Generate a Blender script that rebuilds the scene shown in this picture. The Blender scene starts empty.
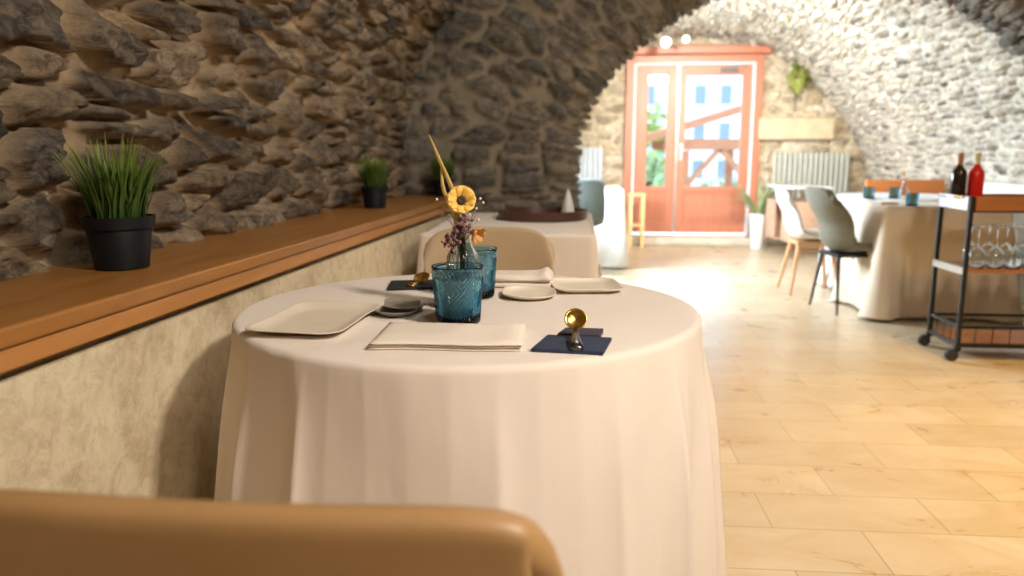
import bpy, bmesh, math, random
import numpy as np
from mathutils import Vector, Matrix, Euler

PI = math.pi
C = bpy.context.scene.collection
scn = bpy.context.scene

# ------------------------------------------------------------------ camera, world, lights, exposure
F_PX = 780.0
cam_d = bpy.data.cameras.new('camera')
cam_d.sensor_width = 36.0
cam_d.lens = F_PX / 1024.0 * 36.0
cam_d.clip_start = 0.05
cam_d.clip_end = 300
cam_d.dof.use_dof = True
cam_d.dof.focus_distance = 1.68
cam_d.dof.aperture_fstop = 2.6
cam = bpy.data.objects.new('camera', cam_d)
C.objects.link(cam)
cam.location = (0, 0, 1.10)
cam.rotation_euler = (math.radians(90 - 9.89), 0, math.radians(4.69))
scn.camera = cam

scn.view_settings.view_transform = 'Standard'
scn.view_settings.look = 'None'
scn.view_settings.exposure = 0.0
scn.view_settings.gamma = 1.0
scn.view_settings.use_curve_mapping = False
scn.cycles.max_bounces = 10
scn.cycles.diffuse_bounces = 5
scn.cycles.glossy_bounces = 4
scn.cycles.transmission_bounces = 10
scn.cycles.transparent_max_bounces = 12
scn.cycles.sample_clamp_indirect = 6.0
scn.cycles.caustics_reflective = False
scn.cycles.caustics_refractive = False
scn.cycles.use_denoising = True

w = bpy.data.worlds.new('sky')
scn.world = w
w.use_nodes = True
wn = w.node_tree
for n in list(wn.nodes):
    wn.nodes.remove(n)
wo = wn.nodes.new('ShaderNodeOutputWorld')
wb = wn.nodes.new('ShaderNodeBackground')
wb.inputs[0].default_value = (0.62, 0.81, 1.0, 1)
wb.inputs[1].default_value = 6.0
wn.links.new(wb.outputs[0], wo.inputs[0])


def light(name, kind, loc, energy, color=(1, 1, 1), size=None, size_y=None, target=None, **kw):
    d = bpy.data.lights.new(name, kind)
    d.energy = energy
    d.color = color
    if kind == 'AREA':
        d.shape = 'RECTANGLE'
        d.size = size
        d.size_y = size_y or size
    elif kind in ('POINT', 'SPOT') and size:
        d.shadow_soft_size = size
    for k, v in kw.items():
        setattr(d, k, v)
    o = bpy.data.objects.new(name, d)
    C.objects.link(o)
    o.location = loc
    if target is not None:
        o.rotation_euler = (Vector(target) - Vector(loc)).to_track_quat('-Z', 'Y').to_euler()
    return o


light('sun', 'SUN', (3, 14, 9), 2.5, (1.0, 0.95, 0.86), target=(1.6, 9.6, 0.0), angle=0.01)
# daylight entering by the door and by an added, unseen window in the far bay's left wall
portal = light('door_portal', 'AREA', (1.36, 9.95, 1.2), 1, (1, 1, 1), 1.6, 2.4, (1.36, 5.0, 1.2))
portal.data.cycles.is_portal = True
light('added_window_light', 'AREA', (-0.56, 6.85, 1.38), 235, (0.78, 0.89, 1.0), 1.3, 0.8, (1.9, 6.6, 0.2))
# warm ceiling lamps of the near bay
light('ceiling_lamp_warm_right', 'AREA', (1.35, 0.35, 2.5), 74, (1.0, 0.87, 0.72), 0.25, 0.25, (0.0, 1.9, 0.5))
light('ceiling_lamp_warm_middle', 'AREA', (1.2, -0.9, 2.3), 16, (1.0, 0.88, 0.74), 0.4, 0.4, (-0.3, 1.6, 0.8))
light('ceiling_lamp_warm_left', 'AREA', (0.4, 3.4, 2.5), 15, (1.0, 0.90, 0.78), 0.3, 0.3, (-0.5, 3.3, 0.8))
light('far_bay_fill', 'AREA', (1.4, 5.72, 2.32), 50, (1.0, 0.92, 0.80), 0.5, 0.12, (1.5, 9.65, 1.35), spread=1.5)  # added fill light, hidden above the arch, brightens the back wall
light('ceiling_lamp_warm_far', 'SPOT', (2.5, 2.5, 2.55), 380, (1.0, 0.62, 0.18), 0.15, None, (2.1, 3.0, 0.0), spot_size=1.75, spot_blend=1.0)

# ------------------------------------------------------------------ object helpers


def tag(o, label=None, cat=None, group=None, kind=None):
    if label:
        o['label'] = label
    if cat:
        o['category'] = cat
    if group:
        o['group'] = group
    if kind:
        o['kind'] = kind
    return o


def thing(name, label, cat, loc=(0, 0, 0), rz=0.0, group=None, kind=None):
    o = bpy.data.objects.new(name, None)
    C.objects.link(o)
    o.empty_display_size = 0.05
    o.location = loc
    o.rotation_euler = (0, 0, rz)
    return tag(o, label, cat, group, kind)


def children(o):
    return [c for c in C.objects if c.parent == o]


def copy_tree(o, loc=None, rz=None, label=None, parent=None, scale=None):
    c = o.copy()
    C.objects.link(c)
    c.parent = parent
    if loc is not None:
        c.location = loc
    if rz is not None:
        c.rotation_euler = (0, 0, rz)
    if scale:
        c.scale = (scale, scale, scale)
    if label:
        c['label'] = label
    for ch in children(o):
        copy_tree(ch, parent=c)
    return c


class MB:
    def __init__(s):
        s.v = []
        s.f = []

    def add(s, vs, fs):
        n = len(s.v)
        s.v += [tuple(p) for p in vs]
        s.f += [tuple(i + n for i in f) for f in fs]
        return s

    def box(s, lo, hi, M=None):
        x0, y0, z0 = lo
        x1, y1, z1 = hi
        vs = [Vector(p) for p in ((x0, y0, z0), (x1, y0, z0), (x1, y1, z0), (x0, y1, z0),
                                  (x0, y0, z1), (x1, y0, z1), (x1, y1, z1), (x0, y1, z1))]
        if M is not None:
            vs = [M @ p for p in vs]
        return s.add(vs, [(0, 3, 2, 1), (4, 5, 6, 7), (0, 1, 5, 4), (1, 2, 6, 5), (2, 3, 7, 6), (3, 0, 4, 7)])

    def bar(s, a, b, wx, wy=None):
        """square bar between two points"""
        a = Vector(a)
        b = Vector(b)
        d = b - a
        q = d.to_track_quat('Z', 'Y').to_matrix().to_4x4()
        M = Matrix.Translation(a) @ q
        wy = wy or wx
        return s.box((-wx / 2, -wy / 2, 0), (wx / 2, wy / 2, d.length), M)

    def tube(s, pts, radii, n=10, caps=True, flat=1.0):
        pts = [Vector(p) for p in pts]
        if not hasattr(radii, '__len__'):
            radii = [radii] * len(pts)
        rings = []
        up = Vector((0.13, 0.21, 1)).normalized()
        prev = None
        for i, p in enumerate(pts):
            a = pts[max(0, i - 1)]
            b = pts[min(len(pts) - 1, i + 1)]
            t = (b - a).normalized()
            if prev is None:
                u = t.cross(up)
                if u.length < 0.05:
                    u = t.cross(Vector((1, 0, 0)))
                u.normalize()
            else:
                u = (prev - t * prev.dot(t)).normalized()
            prev = u
            v = t.cross(u)
            rings.append([p + (u * math.cos(2 * PI * k / n) + v * math.sin(2 * PI * k / n) * flat) * radii[i]
                          for k in range(n)])
        vs = [q for r in rings for q in r]
        fs = []
        for i in range(len(pts) - 1):
            for k in range(n):
                k2 = (k + 1) % n
                fs.append((i * n + k, i * n + k2, (i + 1) * n + k2, (i + 1) * n + k))
        if caps:
            fs.append(tuple(range(n - 1, -1, -1)))
            m = (len(pts) - 1) * n
            fs.append(tuple(range(m, m + n)))
        return s.add(vs, fs)

    def lathe(s, prof, n=32, c=(0, 0, 0), fn=None, M=None):
        """prof: list of (r, z); fn(theta, r, z)->(r,z) may shape the ring"""
        vs = []
        fs = []
        for (r, z) in prof:
            for k in range(n):
                th = 2 * PI * k / n
                rr, zz = (r, z) if fn is None else fn(th, r, z)
                p = Vector((rr * math.cos(th), rr * math.sin(th), zz))
                if M is not None:
                    p = M @ p
                vs.append(p + Vector(c))
        for i in range(len(prof) - 1):
            for k in range(n):
                k2 = (k + 1) % n
                fs.append((i * n + k, i * n + k2, (i + 1) * n + k2, (i + 1) * n + k))
        if prof[0][0] > 1e-6:
            fs.append(tuple(range(n - 1, -1, -1)))
        if prof[-1][0] > 1e-6:
            m = (len(prof) - 1) * n
            fs.append(tuple(range(m, m + n)))
        return s.add(vs, fs)

    def grid(s, P):
        """P: array (nu,nv,3)"""
        nu, nv = P.shape[:2]
        i, j = np.meshgrid(np.arange(nu - 1), np.arange(nv - 1), indexing='ij')
        a = (i * nv + j).ravel()
        fs = np.stack([a, a + nv, a + nv + 1, a + 1], 1).tolist()
        return s.add(P.reshape(-1, 3).tolist(), fs)

    def build(s, name, m, parent=None, smooth=True, bevel=0, solid=0, sub=0, weld=False, angle=40):
        me = bpy.data.meshes.new(name)
        me.from_pydata(s.v, [], s.f)
        bm = bmesh.new()
        bm.from_mesh(me)
        if weld:
            bmesh.ops.remove_doubles(bm, verts=bm.verts, dist=1e-5)
        bmesh.ops.recalc_face_normals(bm, faces=bm.faces)
        bm.to_mesh(me)
        bm.free()
        o = bpy.data.objects.new(name, me)
        C.objects.link(o)
        if parent is not None:
            o.parent = parent
        me.materials.append(m)
        if smooth:
            me.polygons.foreach_set('use_smooth', [True] * len(me.polygons))
            if smooth != 'all':
                try:
                    me.set_sharp_from_angle(angle=math.radians(angle))
                except Exception:
                    pass
        if solid:
            md = o.modifiers.new('solid', 'SOLIDIFY')
            md.thickness = solid
            md.offset = 0
        if sub:
            md = o.modifiers.new('sub', 'SUBSURF')
            md.levels = sub
            md.render_levels = sub
        if bevel:
            md = o.modifiers.new('bevel', 'BEVEL')
            md.width = bevel
            md.segments = 2
            md.limit_method = 'ANGLE'
        return o


# ------------------------------------------------------------------ materials
def newmat(name):
    m = bpy.data.materials.new(name)
    m.use_nodes = True
    nt = m.node_tree
    return m, nt, nt.nodes['Principled BSDF']


def N(nt, kind, **kw):
    n = nt.nodes.new(kind)
    for k, v in kw.items():
        setattr(n, k, v)
    return n


def coords(nt, scale=(1, 1, 1), out='Object', rot=(0, 0, 0)):
    tc = N(nt, 'ShaderNodeTexCoord')
    mp = N(nt, 'ShaderNodeMapping')
    mp.inputs['Scale'].default_value = scale
    mp.inputs['Rotation'].default_value = rot
    nt.links.new(tc.outputs[out], mp.inputs[0])
    return mp.outputs[0]


def noise(nt, vec, scale, detail=4, rough=0.55, dist=0.0):
    n = N(nt, 'ShaderNodeTexNoise')
    n.inputs['Scale'].default_value = scale
    n.inputs['Detail'].default_value = detail
    n.inputs['Roughness'].default_value = rough
    n.inputs['Distortion'].default_value = dist
    nt.links.new(vec, n.inputs['Vector'])
    return n.outputs[0]


def ramp(nt, fac, stops):
    r = N(nt, 'ShaderNodeValToRGB')
    e = r.color_ramp.elements
    while len(e) < len(stops):
        e.new(0.5)
    for k, (p, c) in enumerate(stops):
        e[k].position = p
        e[k].color = (*c, 1) if len(c) == 3 else c
    nt.links.new(fac, r.inputs[0])
    return r.outputs[0]


def mix(nt, fac, a, b, mode='MIX'):
    m = N(nt, 'ShaderNodeMix', data_type='RGBA', blend_type=mode)
    for sock, val in ((m.inputs[0], fac), (m.inputs[6], a), (m.inputs[7], b)):
        if isinstance(val, (int, float)):
            sock.default_value = val
        elif isinstance(val, tuple):
            sock.default_value = (*val, 1)
        else:
            nt.links.new(val, sock)
    return m.outputs[2]


def bump(nt, b, h, strength, dist=0.01):
    n = N(nt, 'ShaderNodeBump')
    n.inputs['Strength'].default_value = strength
    n.inputs['Distance'].default_value = dist
    nt.links.new(h, n.inputs['Height'])
    nt.links.new(n.outputs[0], b.inputs['Normal'])


def simple(name, col, rough=0.5, metal=0.0, col2=None, nscale=8, stretch=(1, 1, 1), bstr=0.0, bscale=60, bdist=0.002,
           lo=0.35, hi=0.65, spec=0.5):
    m, nt, b = newmat(name)
    b.inputs['Roughness'].default_value = rough
    b.inputs['Metallic'].default_value = metal
    b.inputs['Specular IOR Level'].default_value = spec
    v = coords(nt, stretch)
    col2 = col2 or tuple(c * 0.88 for c in col)
    f = noise(nt, v, nscale)
    nt.links.new(ramp(nt, f, [(lo, col), (hi, col2)]), b.inputs['Base Color'])
    if bstr:
        bump(nt, b, noise(nt, v, bscale), bstr, bdist)
    return m


def wood(name, c1, c2, rough=0.4, stretch=(12, 1, 12), scale=3.0, bstr=0.1):
    m, nt, b = newmat(name)
    v = coords(nt, stretch)
    f = noise(nt, v, scale, 6, 0.6, 0.6)
    nt.links.new(ramp(nt, f, [(0.3, c1), (0.7, c2)]), b.inputs['Base Color'])
    b.inputs['Roughness'].default_value = rough
    bump(nt, b, f, bstr, 0.002)
    return m


def glass(name, col, rough=0.03, ior=1.45):
    m, nt, b = newmat(name)
    v = coords(nt)
    nt.links.new(ramp(nt, noise(nt, v, 5), [(0.3, col), (0.7, tuple(c * 0.96 for c in col))]), b.inputs['Base Color'])
    b.inputs['Roughness'].default_value = rough
    b.inputs['IOR'].default_value = ior
    b.inputs['Transmission Weight'].default_value = 1.0
    return m


def pane(name, tint=(0.93, 0.97, 0.98)):
    """thin window glass: lets light straight through and reflects a little"""
    m = bpy.data.materials.new(name)
    m.use_nodes = True
    nt = m.node_tree
    for n in list(nt.nodes):
        nt.nodes.remove(n)
    out = N(nt, 'ShaderNodeOutputMaterial')
    tr = N(nt, 'ShaderNodeBsdfTransparent')
    gl = N(nt, 'ShaderNodeBsdfGlossy')
    gl.inputs['Roughness'].default_value = 0.03
    mx = N(nt, 'ShaderNodeMixShader')
    fr = N(nt, 'ShaderNodeFresnel')
    fr.inputs[0].default_value = 1.35
    tr.inputs[0].default_value = (*tint, 1)
    nt.links.new(fr.outputs[0], mx.inputs[0])
    nt.links.new(tr.outputs[0], mx.inputs[1])
    nt.links.new(gl.outputs[0], mx.inputs[2])
    nt.links.new(mx.outputs[0], out.inputs[0])
    return m


def stone_mat(name, stones, mortar, rough=0.85, bstr=0.9, mort_bstr=0.5, streak=(14, 14, 40), veins=0.35, flake=0.6):
    """stones: colours stepped by the per-stone tint; mortar colour between them (attribute rock: r tint, g stone mask)"""
    m, nt, b = newmat(name)
    at = N(nt, 'ShaderNodeAttribute', attribute_name='rock')
    sep = N(nt, 'ShaderNodeSeparateColor')
    nt.links.new(at.outputs['Color'], sep.inputs[0])
    v = coords(nt)
    vs = coords(nt, streak)
    k = len(stones)
    base = ramp(nt, sep.outputs[0], [(i / (k - 1), c) for i, c in enumerate(stones)])
    f1 = noise(nt, vs, 1.0, 6, 0.65, 0.8)
    base = mix(nt, ramp(nt, f1, [(0.42, (0, 0, 0)), (0.72, (veins,) * 3)]), base, tuple(min(0.85, c * 1.4 + 0.03) for c in stones[-1]))
    f2 = noise(nt, v, 24, 8, 0.78, 0.4)
    f4 = noise(nt, coords(nt, (1, 1, 2.2)), 9, 8, 0.72, 1.0)
    base = mix(nt, ramp(nt, f4, [(0.50, (0, 0, 0)), (0.58, (flake,) * 3)]), base, tuple(c * 0.8 for c in stones[0]))
    base = mix(nt, 1.0, base, ramp(nt, f2, [(0.32, (0.36, 0.36, 0.38)), (0.68, (1.45, 1.40, 1.32))]), 'MULTIPLY')
    f3 = noise(nt, v, 6, 5, 0.6)
    mo = mix(nt, ramp(nt, f3, [(0.4, (0, 0, 0)), (0.65, (1, 1, 1))]), mortar, tuple(c * 0.72 for c in mortar))
    mo = mix(nt, 1.0, mo, ramp(nt, f2, [(0.3, (0.8, 0.8, 0.8)), (0.7, (1.12, 1.12, 1.12))]), 'MULTIPLY')
    nt.links.new(mix(nt, sep.outputs[1], mo, base), b.inputs['Base Color'])
    b.inputs['Roughness'].default_value = rough
    b.inputs['Specular IOR Level'].default_value = 0.3
    bump(nt, b, noise(nt, coords(nt, (1, 1, 1.8)), 38, 10, 0.78), bstr, 0.018)
    return m


M = {}
M['stone_left'] = stone_mat('stone_left', [(0.04, 0.038, 0.038), (0.22, 0.165, 0.11), (0.07, 0.065, 0.062), (0.32, 0.245, 0.16), (0.13, 0.112, 0.095), (0.38, 0.30, 0.21)],
                            (0.60, 0.45, 0.29), veins=0.3, rough=0.7)
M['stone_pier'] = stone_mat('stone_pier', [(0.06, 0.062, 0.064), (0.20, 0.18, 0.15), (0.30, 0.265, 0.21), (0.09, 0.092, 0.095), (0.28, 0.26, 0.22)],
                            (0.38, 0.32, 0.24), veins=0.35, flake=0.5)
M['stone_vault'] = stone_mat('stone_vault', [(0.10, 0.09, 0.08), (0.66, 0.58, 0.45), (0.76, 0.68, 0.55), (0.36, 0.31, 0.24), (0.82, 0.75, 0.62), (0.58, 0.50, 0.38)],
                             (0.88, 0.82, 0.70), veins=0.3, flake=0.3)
M['stone_back'] = stone_mat('stone_back', [(0.30, 0.24, 0.15), (0.66, 0.53, 0.35), (0.82, 0.74, 0.60), (0.38, 0.31, 0.21), (0.86, 0.76, 0.58)],
                            (0.70, 0.59, 0.42), veins=0.2, flake=0.15)
M['oak_ledge'] = wood('oak_ledge', (0.40, 0.18, 0.045), (0.27, 0.115, 0.026), 0.33, (9, 1.0, 9), 2.4, 0.06)
M['oak_front'] = wood('oak_front', (0.54, 0.255, 0.085), (0.42, 0.185, 0.055), 0.35, (9, 1.0, 9), 2.4, 0.06)
M['door_wood'] = wood('door_wood', (0.50, 0.185, 0.105), (0.40, 0.14, 0.08), 0.4, (14, 14, 1.2), 2.0, 0.05)
M['orange_wood'] = wood('orange_wood', (0.62, 0.23, 0.06), (0.50, 0.17, 0.045), 0.4, (2, 2, 12), 2.0, 0.04)
M['cart_wood'] = wood('cart_wood', (0.30, 0.12, 0.04), (0.20, 0.075, 0.025), 0.45, (1.5, 10, 10), 2.4, 0.06)
M['pale_wood'] = wood('pale_wood', (0.62, 0.36, 0.18), (0.52, 0.28, 0.13), 0.5, (10, 10, 1.5), 3)
M['pink_wood'] = wood('pink_wood', (0.60, 0.40, 0.28), (0.50, 0.32, 0.22), 0.5, (2, 2, 10), 3)
M['tray_wood'] = wood('tray_wood', (0.085, 0.035, 0.025), (0.055, 0.022, 0.016), 0.4, (3, 3, 12), 4)
M['under_wood'] = wood('under_wood', (0.3, 0.2, 0.1), (0.22, 0.14, 0.07), 0.6, (3, 1, 3), 4)


def cloth_mat(name, c):
    m, nt, b = newmat(name)
    v = coords(nt)
    nt.links.new(ramp(nt, noise(nt, v, 3.0, 3), [(0.3, c), (0.7, tuple(k * 0.95 for k in c))]), b.inputs['Base Color'])
    b.inputs['Roughness'].default_value = 0.9
    b.inputs['Specular IOR Level'].default_value = 0.15
    b.inputs['Sheen Weight'].default_value = 0.15
    f = noise(nt, coords(nt, (1, 1, 0.45)), 7, 3, 0.5)
    bump(nt, b, f, 0.35, 0.02)
    return m


M['cloth'] = cloth_mat('tablecloth_ivory', (0.78, 0.705, 0.64))
M['cloth_far'] = cloth_mat('tablecloth_ivory_far', (0.72, 0.62, 0.49))
M['cloth_white'] = cloth_mat('tablecloth_white', (0.80, 0.80, 0.79))
M['napkin'] = cloth_mat('napkin_linen', (0.80, 0.72, 0.63))
M['ceramic'] = simple('cream_ceramic', (0.78, 0.70, 0.58), 0.35, col2=(0.73, 0.65, 0.53), nscale=14)
M['ceramic_grey'] = simple('grey_ceramic', (0.33, 0.30, 0.25), 0.35, col2=(0.22, 0.20, 0.17), nscale=40)
M['navy'] = simple('navy_felt', (0.014, 0.024, 0.06), 0.75, col2=(0.02, 0.032, 0.075), nscale=60, bstr=0.3, bscale=200)
M['plum'] = simple('plum_felt', (0.045, 0.035, 0.055), 0.75, col2=(0.035, 0.03, 0.045), nscale=60)
M['blackfelt'] = simple('black_felt', (0.012, 0.012, 0.014), 0.7, nscale=60)
M['gold'] = simple('gold_metal', (0.85, 0.52, 0.12), 0.22, 1.0, nscale=10)
M['dark_steel'] = simple('dark_steel', (0.12, 0.12, 0.125), 0.28, 1.0, nscale=10)
M['steel'] = simple('brushed_steel', (0.62, 0.62, 0.62), 0.3, 1.0, nscale=10, stretch=(1, 10, 1))
M['black_metal'] = simple('black_metal', (0.012, 0.012, 0.013), 0.4, 0.3, nscale=20)
M['black_plastic'] = simple('black_plastic', (0.005, 0.006, 0.008), 0.5, nscale=20, spec=0.3)
M['rubber'] = simple('rubber', (0.02, 0.02, 0.02), 0.7, nscale=20)
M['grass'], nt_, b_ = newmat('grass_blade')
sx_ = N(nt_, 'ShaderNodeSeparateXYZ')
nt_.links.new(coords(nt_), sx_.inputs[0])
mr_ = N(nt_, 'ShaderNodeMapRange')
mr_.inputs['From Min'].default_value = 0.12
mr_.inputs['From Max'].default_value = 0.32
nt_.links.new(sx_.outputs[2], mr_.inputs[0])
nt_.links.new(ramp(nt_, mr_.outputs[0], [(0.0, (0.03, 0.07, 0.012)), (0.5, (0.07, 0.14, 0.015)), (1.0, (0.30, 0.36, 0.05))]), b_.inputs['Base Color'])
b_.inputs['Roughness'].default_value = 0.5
M['leaf_pale'] = simple('pale_leaf', (0.34, 0.40, 0.22), 0.5, col2=(0.20, 0.28, 0.12), nscale=10)
M['leaf_yellow'] = simple('yellow_leaf', (0.36, 0.36, 0.08), 0.5, col2=(0.18, 0.24, 0.05), nscale=10)
M['soil'] = simple('soil', (0.02, 0.014, 0.01), 0.9, nscale=50)
M['leather'] = simple('tan_leather', (0.40, 0.235, 0.10), 0.45, col2=(0.34, 0.195, 0.08), nscale=5, bstr=0.25, bscale=220, bdist=0.001)
M['leather_edge'] = simple('tan_piping', (0.30, 0.19, 0.10), 0.45, nscale=5)
M['beige_shell'] = simple('beige_shell', (0.50, 0.37, 0.23), 0.5, col2=(0.45, 0.33, 0.20), nscale=5)
M['grey_fabric'] = simple('grey_fabric', (0.18, 0.17, 0.12), 0.8, col2=(0.155, 0.148, 0.105), nscale=40, bstr=0.3, bscale=300)
M['green_fabric'] = simple('green_grey_fabric', (0.11, 0.135, 0.125), 0.8, col2=(0.09, 0.115, 0.105), nscale=40)
M['white_shell'] = simple('white_shell', (0.66, 0.63, 0.58), 0.4, nscale=5)
M['radiator'] = simple('radiator_grey', (0.46, 0.46, 0.39), 0.4, nscale=3)
M['radiator_white'] = simple('radiator_white', (0.62, 0.68, 0.72), 0.4, nscale=3)
M['white_paint'] = simple('white_paint', (0.80, 0.80, 0.78), 0.45, nscale=3)
M['block_stone'] = simple('block_stone', (0.66, 0.53, 0.35), 0.85, col2=(0.55, 0.43, 0.27), nscale=9, bstr=0.5, bscale=40, bdist=0.01)
M['step_stone'] = simple('step_stone', (0.62, 0.57, 0.48), 0.7, col2=(0.5, 0.45, 0.36), nscale=9, bstr=0.4, bscale=40, bdist=0.006)
M['blue_glass'] = glass('blue_glass', (0.85, 0.95, 1.0), 0.015)
nt_ = M['blue_glass'].node_tree
va_ = N(nt_, 'ShaderNodeVolumeAbsorption')
va_.inputs['Color'].default_value = (0.0, 0.62, 0.80, 1)
va_.inputs['Density'].default_value = 270
nt_.links.new(va_.outputs[0], nt_.nodes['Material Output'].inputs['Volume'])
M['clear_glass'] = glass('clear_glass', (0.95, 0.97, 0.97), 0.02)
M['wine_dark'] = simple('dark_bottle', (0.018, 0.012, 0.01), 0.12, nscale=4)
M['wine_red'] = simple('red_bottle', (0.55, 0.02, 0.015), 0.15, col2=(0.48, 0.015, 0.012), nscale=4)
M['capsule'] = simple('copper_capsule', (0.42, 0.20, 0.10), 0.35, 0.4, nscale=8)
M['capsule_cream'] = simple('cream_capsule', (0.68, 0.58, 0.36), 0.4, nscale=8)
M['pane'] = pane('window_pane')
M['petal'] = simple('yellow_petal', (0.88, 0.58, 0.14), 0.6, col2=(0.78, 0.46, 0.09), nscale=60)
M['petal_dark'] = simple('flower_eye', (0.05, 0.022, 0.01), 0.7, nscale=60)
M['petal_orange'] = simple('orange_petal', (0.66, 0.34, 0.10), 0.6, nscale=60)
M['reed'] = simple('dry_reed', (0.82, 0.62, 0.24), 0.6, col2=(0.72, 0.50, 0.16), nscale=20)
M['stem'] = simple('dry_stem', (0.22, 0.15, 0.07), 0.7, nscale=30)
M['purple'] = simple('purple_bud', (0.16, 0.07, 0.09), 0.7, col2=(0.24, 0.12, 0.12), nscale=90)
M['white_bud'] = simple('white_bud', (0.8, 0.76, 0.68), 0.6, nscale=90)


def plaster():
    m, nt, b = newmat('old_plaster')
    v = coords(nt)
    f = noise(nt, v, 3.5, 8, 0.65, 0.4)
    c = ramp(nt, f, [(0.3, (0.74, 0.67, 0.50)), (0.52, (0.66, 0.58, 0.42)), (0.72, (0.42, 0.32, 0.20))])
    g = noise(nt, coords(nt, (1, 1, 1)), 22, 9, 0.75, 0.5)
    c = mix(nt, 1.0, c, ramp(nt, g, [(0.35, (0.8, 0.76, 0.68)), (0.55, (1.05, 1.05, 1.05))]), 'MULTIPLY')
    nt.links.new(c, b.inputs['Base Color'])
    b.inputs['Roughness'].default_value = 0.85
    bump(nt, b, g, 0.5, 0.012)
    return m


def floor_mat():
    m, nt, b = newmat('stone_tiles')
    v = coords(nt)
    mp = N(nt, 'ShaderNodeMapping')
    mp.inputs['Location'].default_value = (-0.085, -0.039, 0)
    nt.links.new(v, mp.inputs[0])
    br = N(nt, 'ShaderNodeTexBrick')
    br.offset = 0.5
    br.inputs['Scale'].default_value = 1.0
    br.inputs['Brick Width'].default_value = 0.51
    br.inputs['Row Height'].default_value = 0.242
    br.inputs['Mortar Size'].default_value = 0.0022
    br.inputs['Mortar Smooth'].default_value = 0.3
    br.inputs['Color1'].default_value = (0.64, 0.53, 0.36, 1)
    br.inputs['Color2'].default_value = (0.55, 0.44, 0.28, 1)
    br.inputs['Mortar'].default_value = (0.36, 0.26, 0.14, 1)
    nt.links.new(mp.outputs[0], br.inputs['Vector'])
    f = noise(nt, coords(nt, (1.0, 1.6, 1)), 3.2, 7, 0.6, 1.2)
    c = mix(nt, 1.0, br.outputs['Color'], ramp(nt, f, [(0.25, (0.90, 0.82, 0.68)), (0.65, (1.08, 1.12, 1.24))]), 'MULTIPLY')
    nt.links.new(c, b.inputs['Base Color'])
    r = ramp(nt, f, [(0.3, (0.26,) * 3), (0.7, (0.34,) * 3)])
    nt.links.new(r, b.inputs['Roughness'])
    b.inputs['Specular IOR Level'].default_value = 0.9
    sub = N(nt, 'ShaderNodeMath', operation='SUBTRACT')
    nt.links.new(noise(nt, v, 14, 5, 0.6), sub.inputs[0])
    nt.links.new(br.outputs['Fac'], sub.inputs[1])
    bump(nt, b, sub.outputs[0], 0.05, 0.003)
    return m


M['plaster'] = plaster()
M['floor'] = floor_mat()

# ------------------------------------------------------------------ rubble stone surfaces


def hsh(i, j, k):
    x = (i.astype(np.int64) * 374761393 + j.astype(np.int64) * 668265263 + k * 974634777) & 0x7fffffff
    x = ((x ^ (x >> 13)) * 1274126177) & 0x7fffffff
    x = ((x ^ (x >> 16)) * 1103515245 + 12345) & 0x7fffffff
    return (x & 0xfffff) / float(0xfffff)


def vnoise(u, v, k):
    i = np.floor(u)
    j = np.floor(v)
    a = u - i
    b = v - j
    a = a * a * (3 - 2 * a)
    b = b * b * (3 - 2 * b)
    return ((hsh(i, j, k) * (1 - a) + hsh(i + 1, j, k) * a) * (1 - b) + (hsh(i, j + 1, k) * (1 - a) + hsh(i + 1, j + 1, k) * a) * b) * 2 - 1


def fbm(u, v, k, o=4):
    s = 0
    a = 0.5
    for q in range(o):
        s = s + a * vnoise(u * 2 ** q, v * 2 ** q, k + q)
        a *= 0.5
    return s


def facets(U, V, c, k):
    """small broken planes: nearest cell's own tilted level, about -0.5..0.5"""
    u = U / c + 0.25 * fbm(U / c, V / c, k + 9, 2)
    v = V / (c * 0.55) + 0.25 * fbm(U / c + 3, V / c, k + 12, 2)
    F1 = np.full(u.shape, 9.0)
    H = np.zeros(u.shape)
    i0, j0 = np.floor(u), np.floor(v)
    for dj in (-1, 0, 1):
        for di in (-1, 0, 1):
            i, j = i0 + di, j0 + dj
            dx = u - (i + 0.5 + 0.9 * (hsh(i, j, k) - 0.5))
            dy = v - (j + 0.5 + 0.9 * (hsh(i, j, k + 1) - 0.5))
            d = dx * dx + dy * dy
            hh = 0.6 * (hsh(i, j, k + 2) - 0.5) + 0.9 * dx * (hsh(i, j, k + 3) - 0.5) + 0.9 * dy * (hsh(i, j, k + 4) - 0.5)
            near = d < F1
            H = np.where(near, hh, H)
            F1 = np.where(near, d, F1)
    return H


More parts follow.
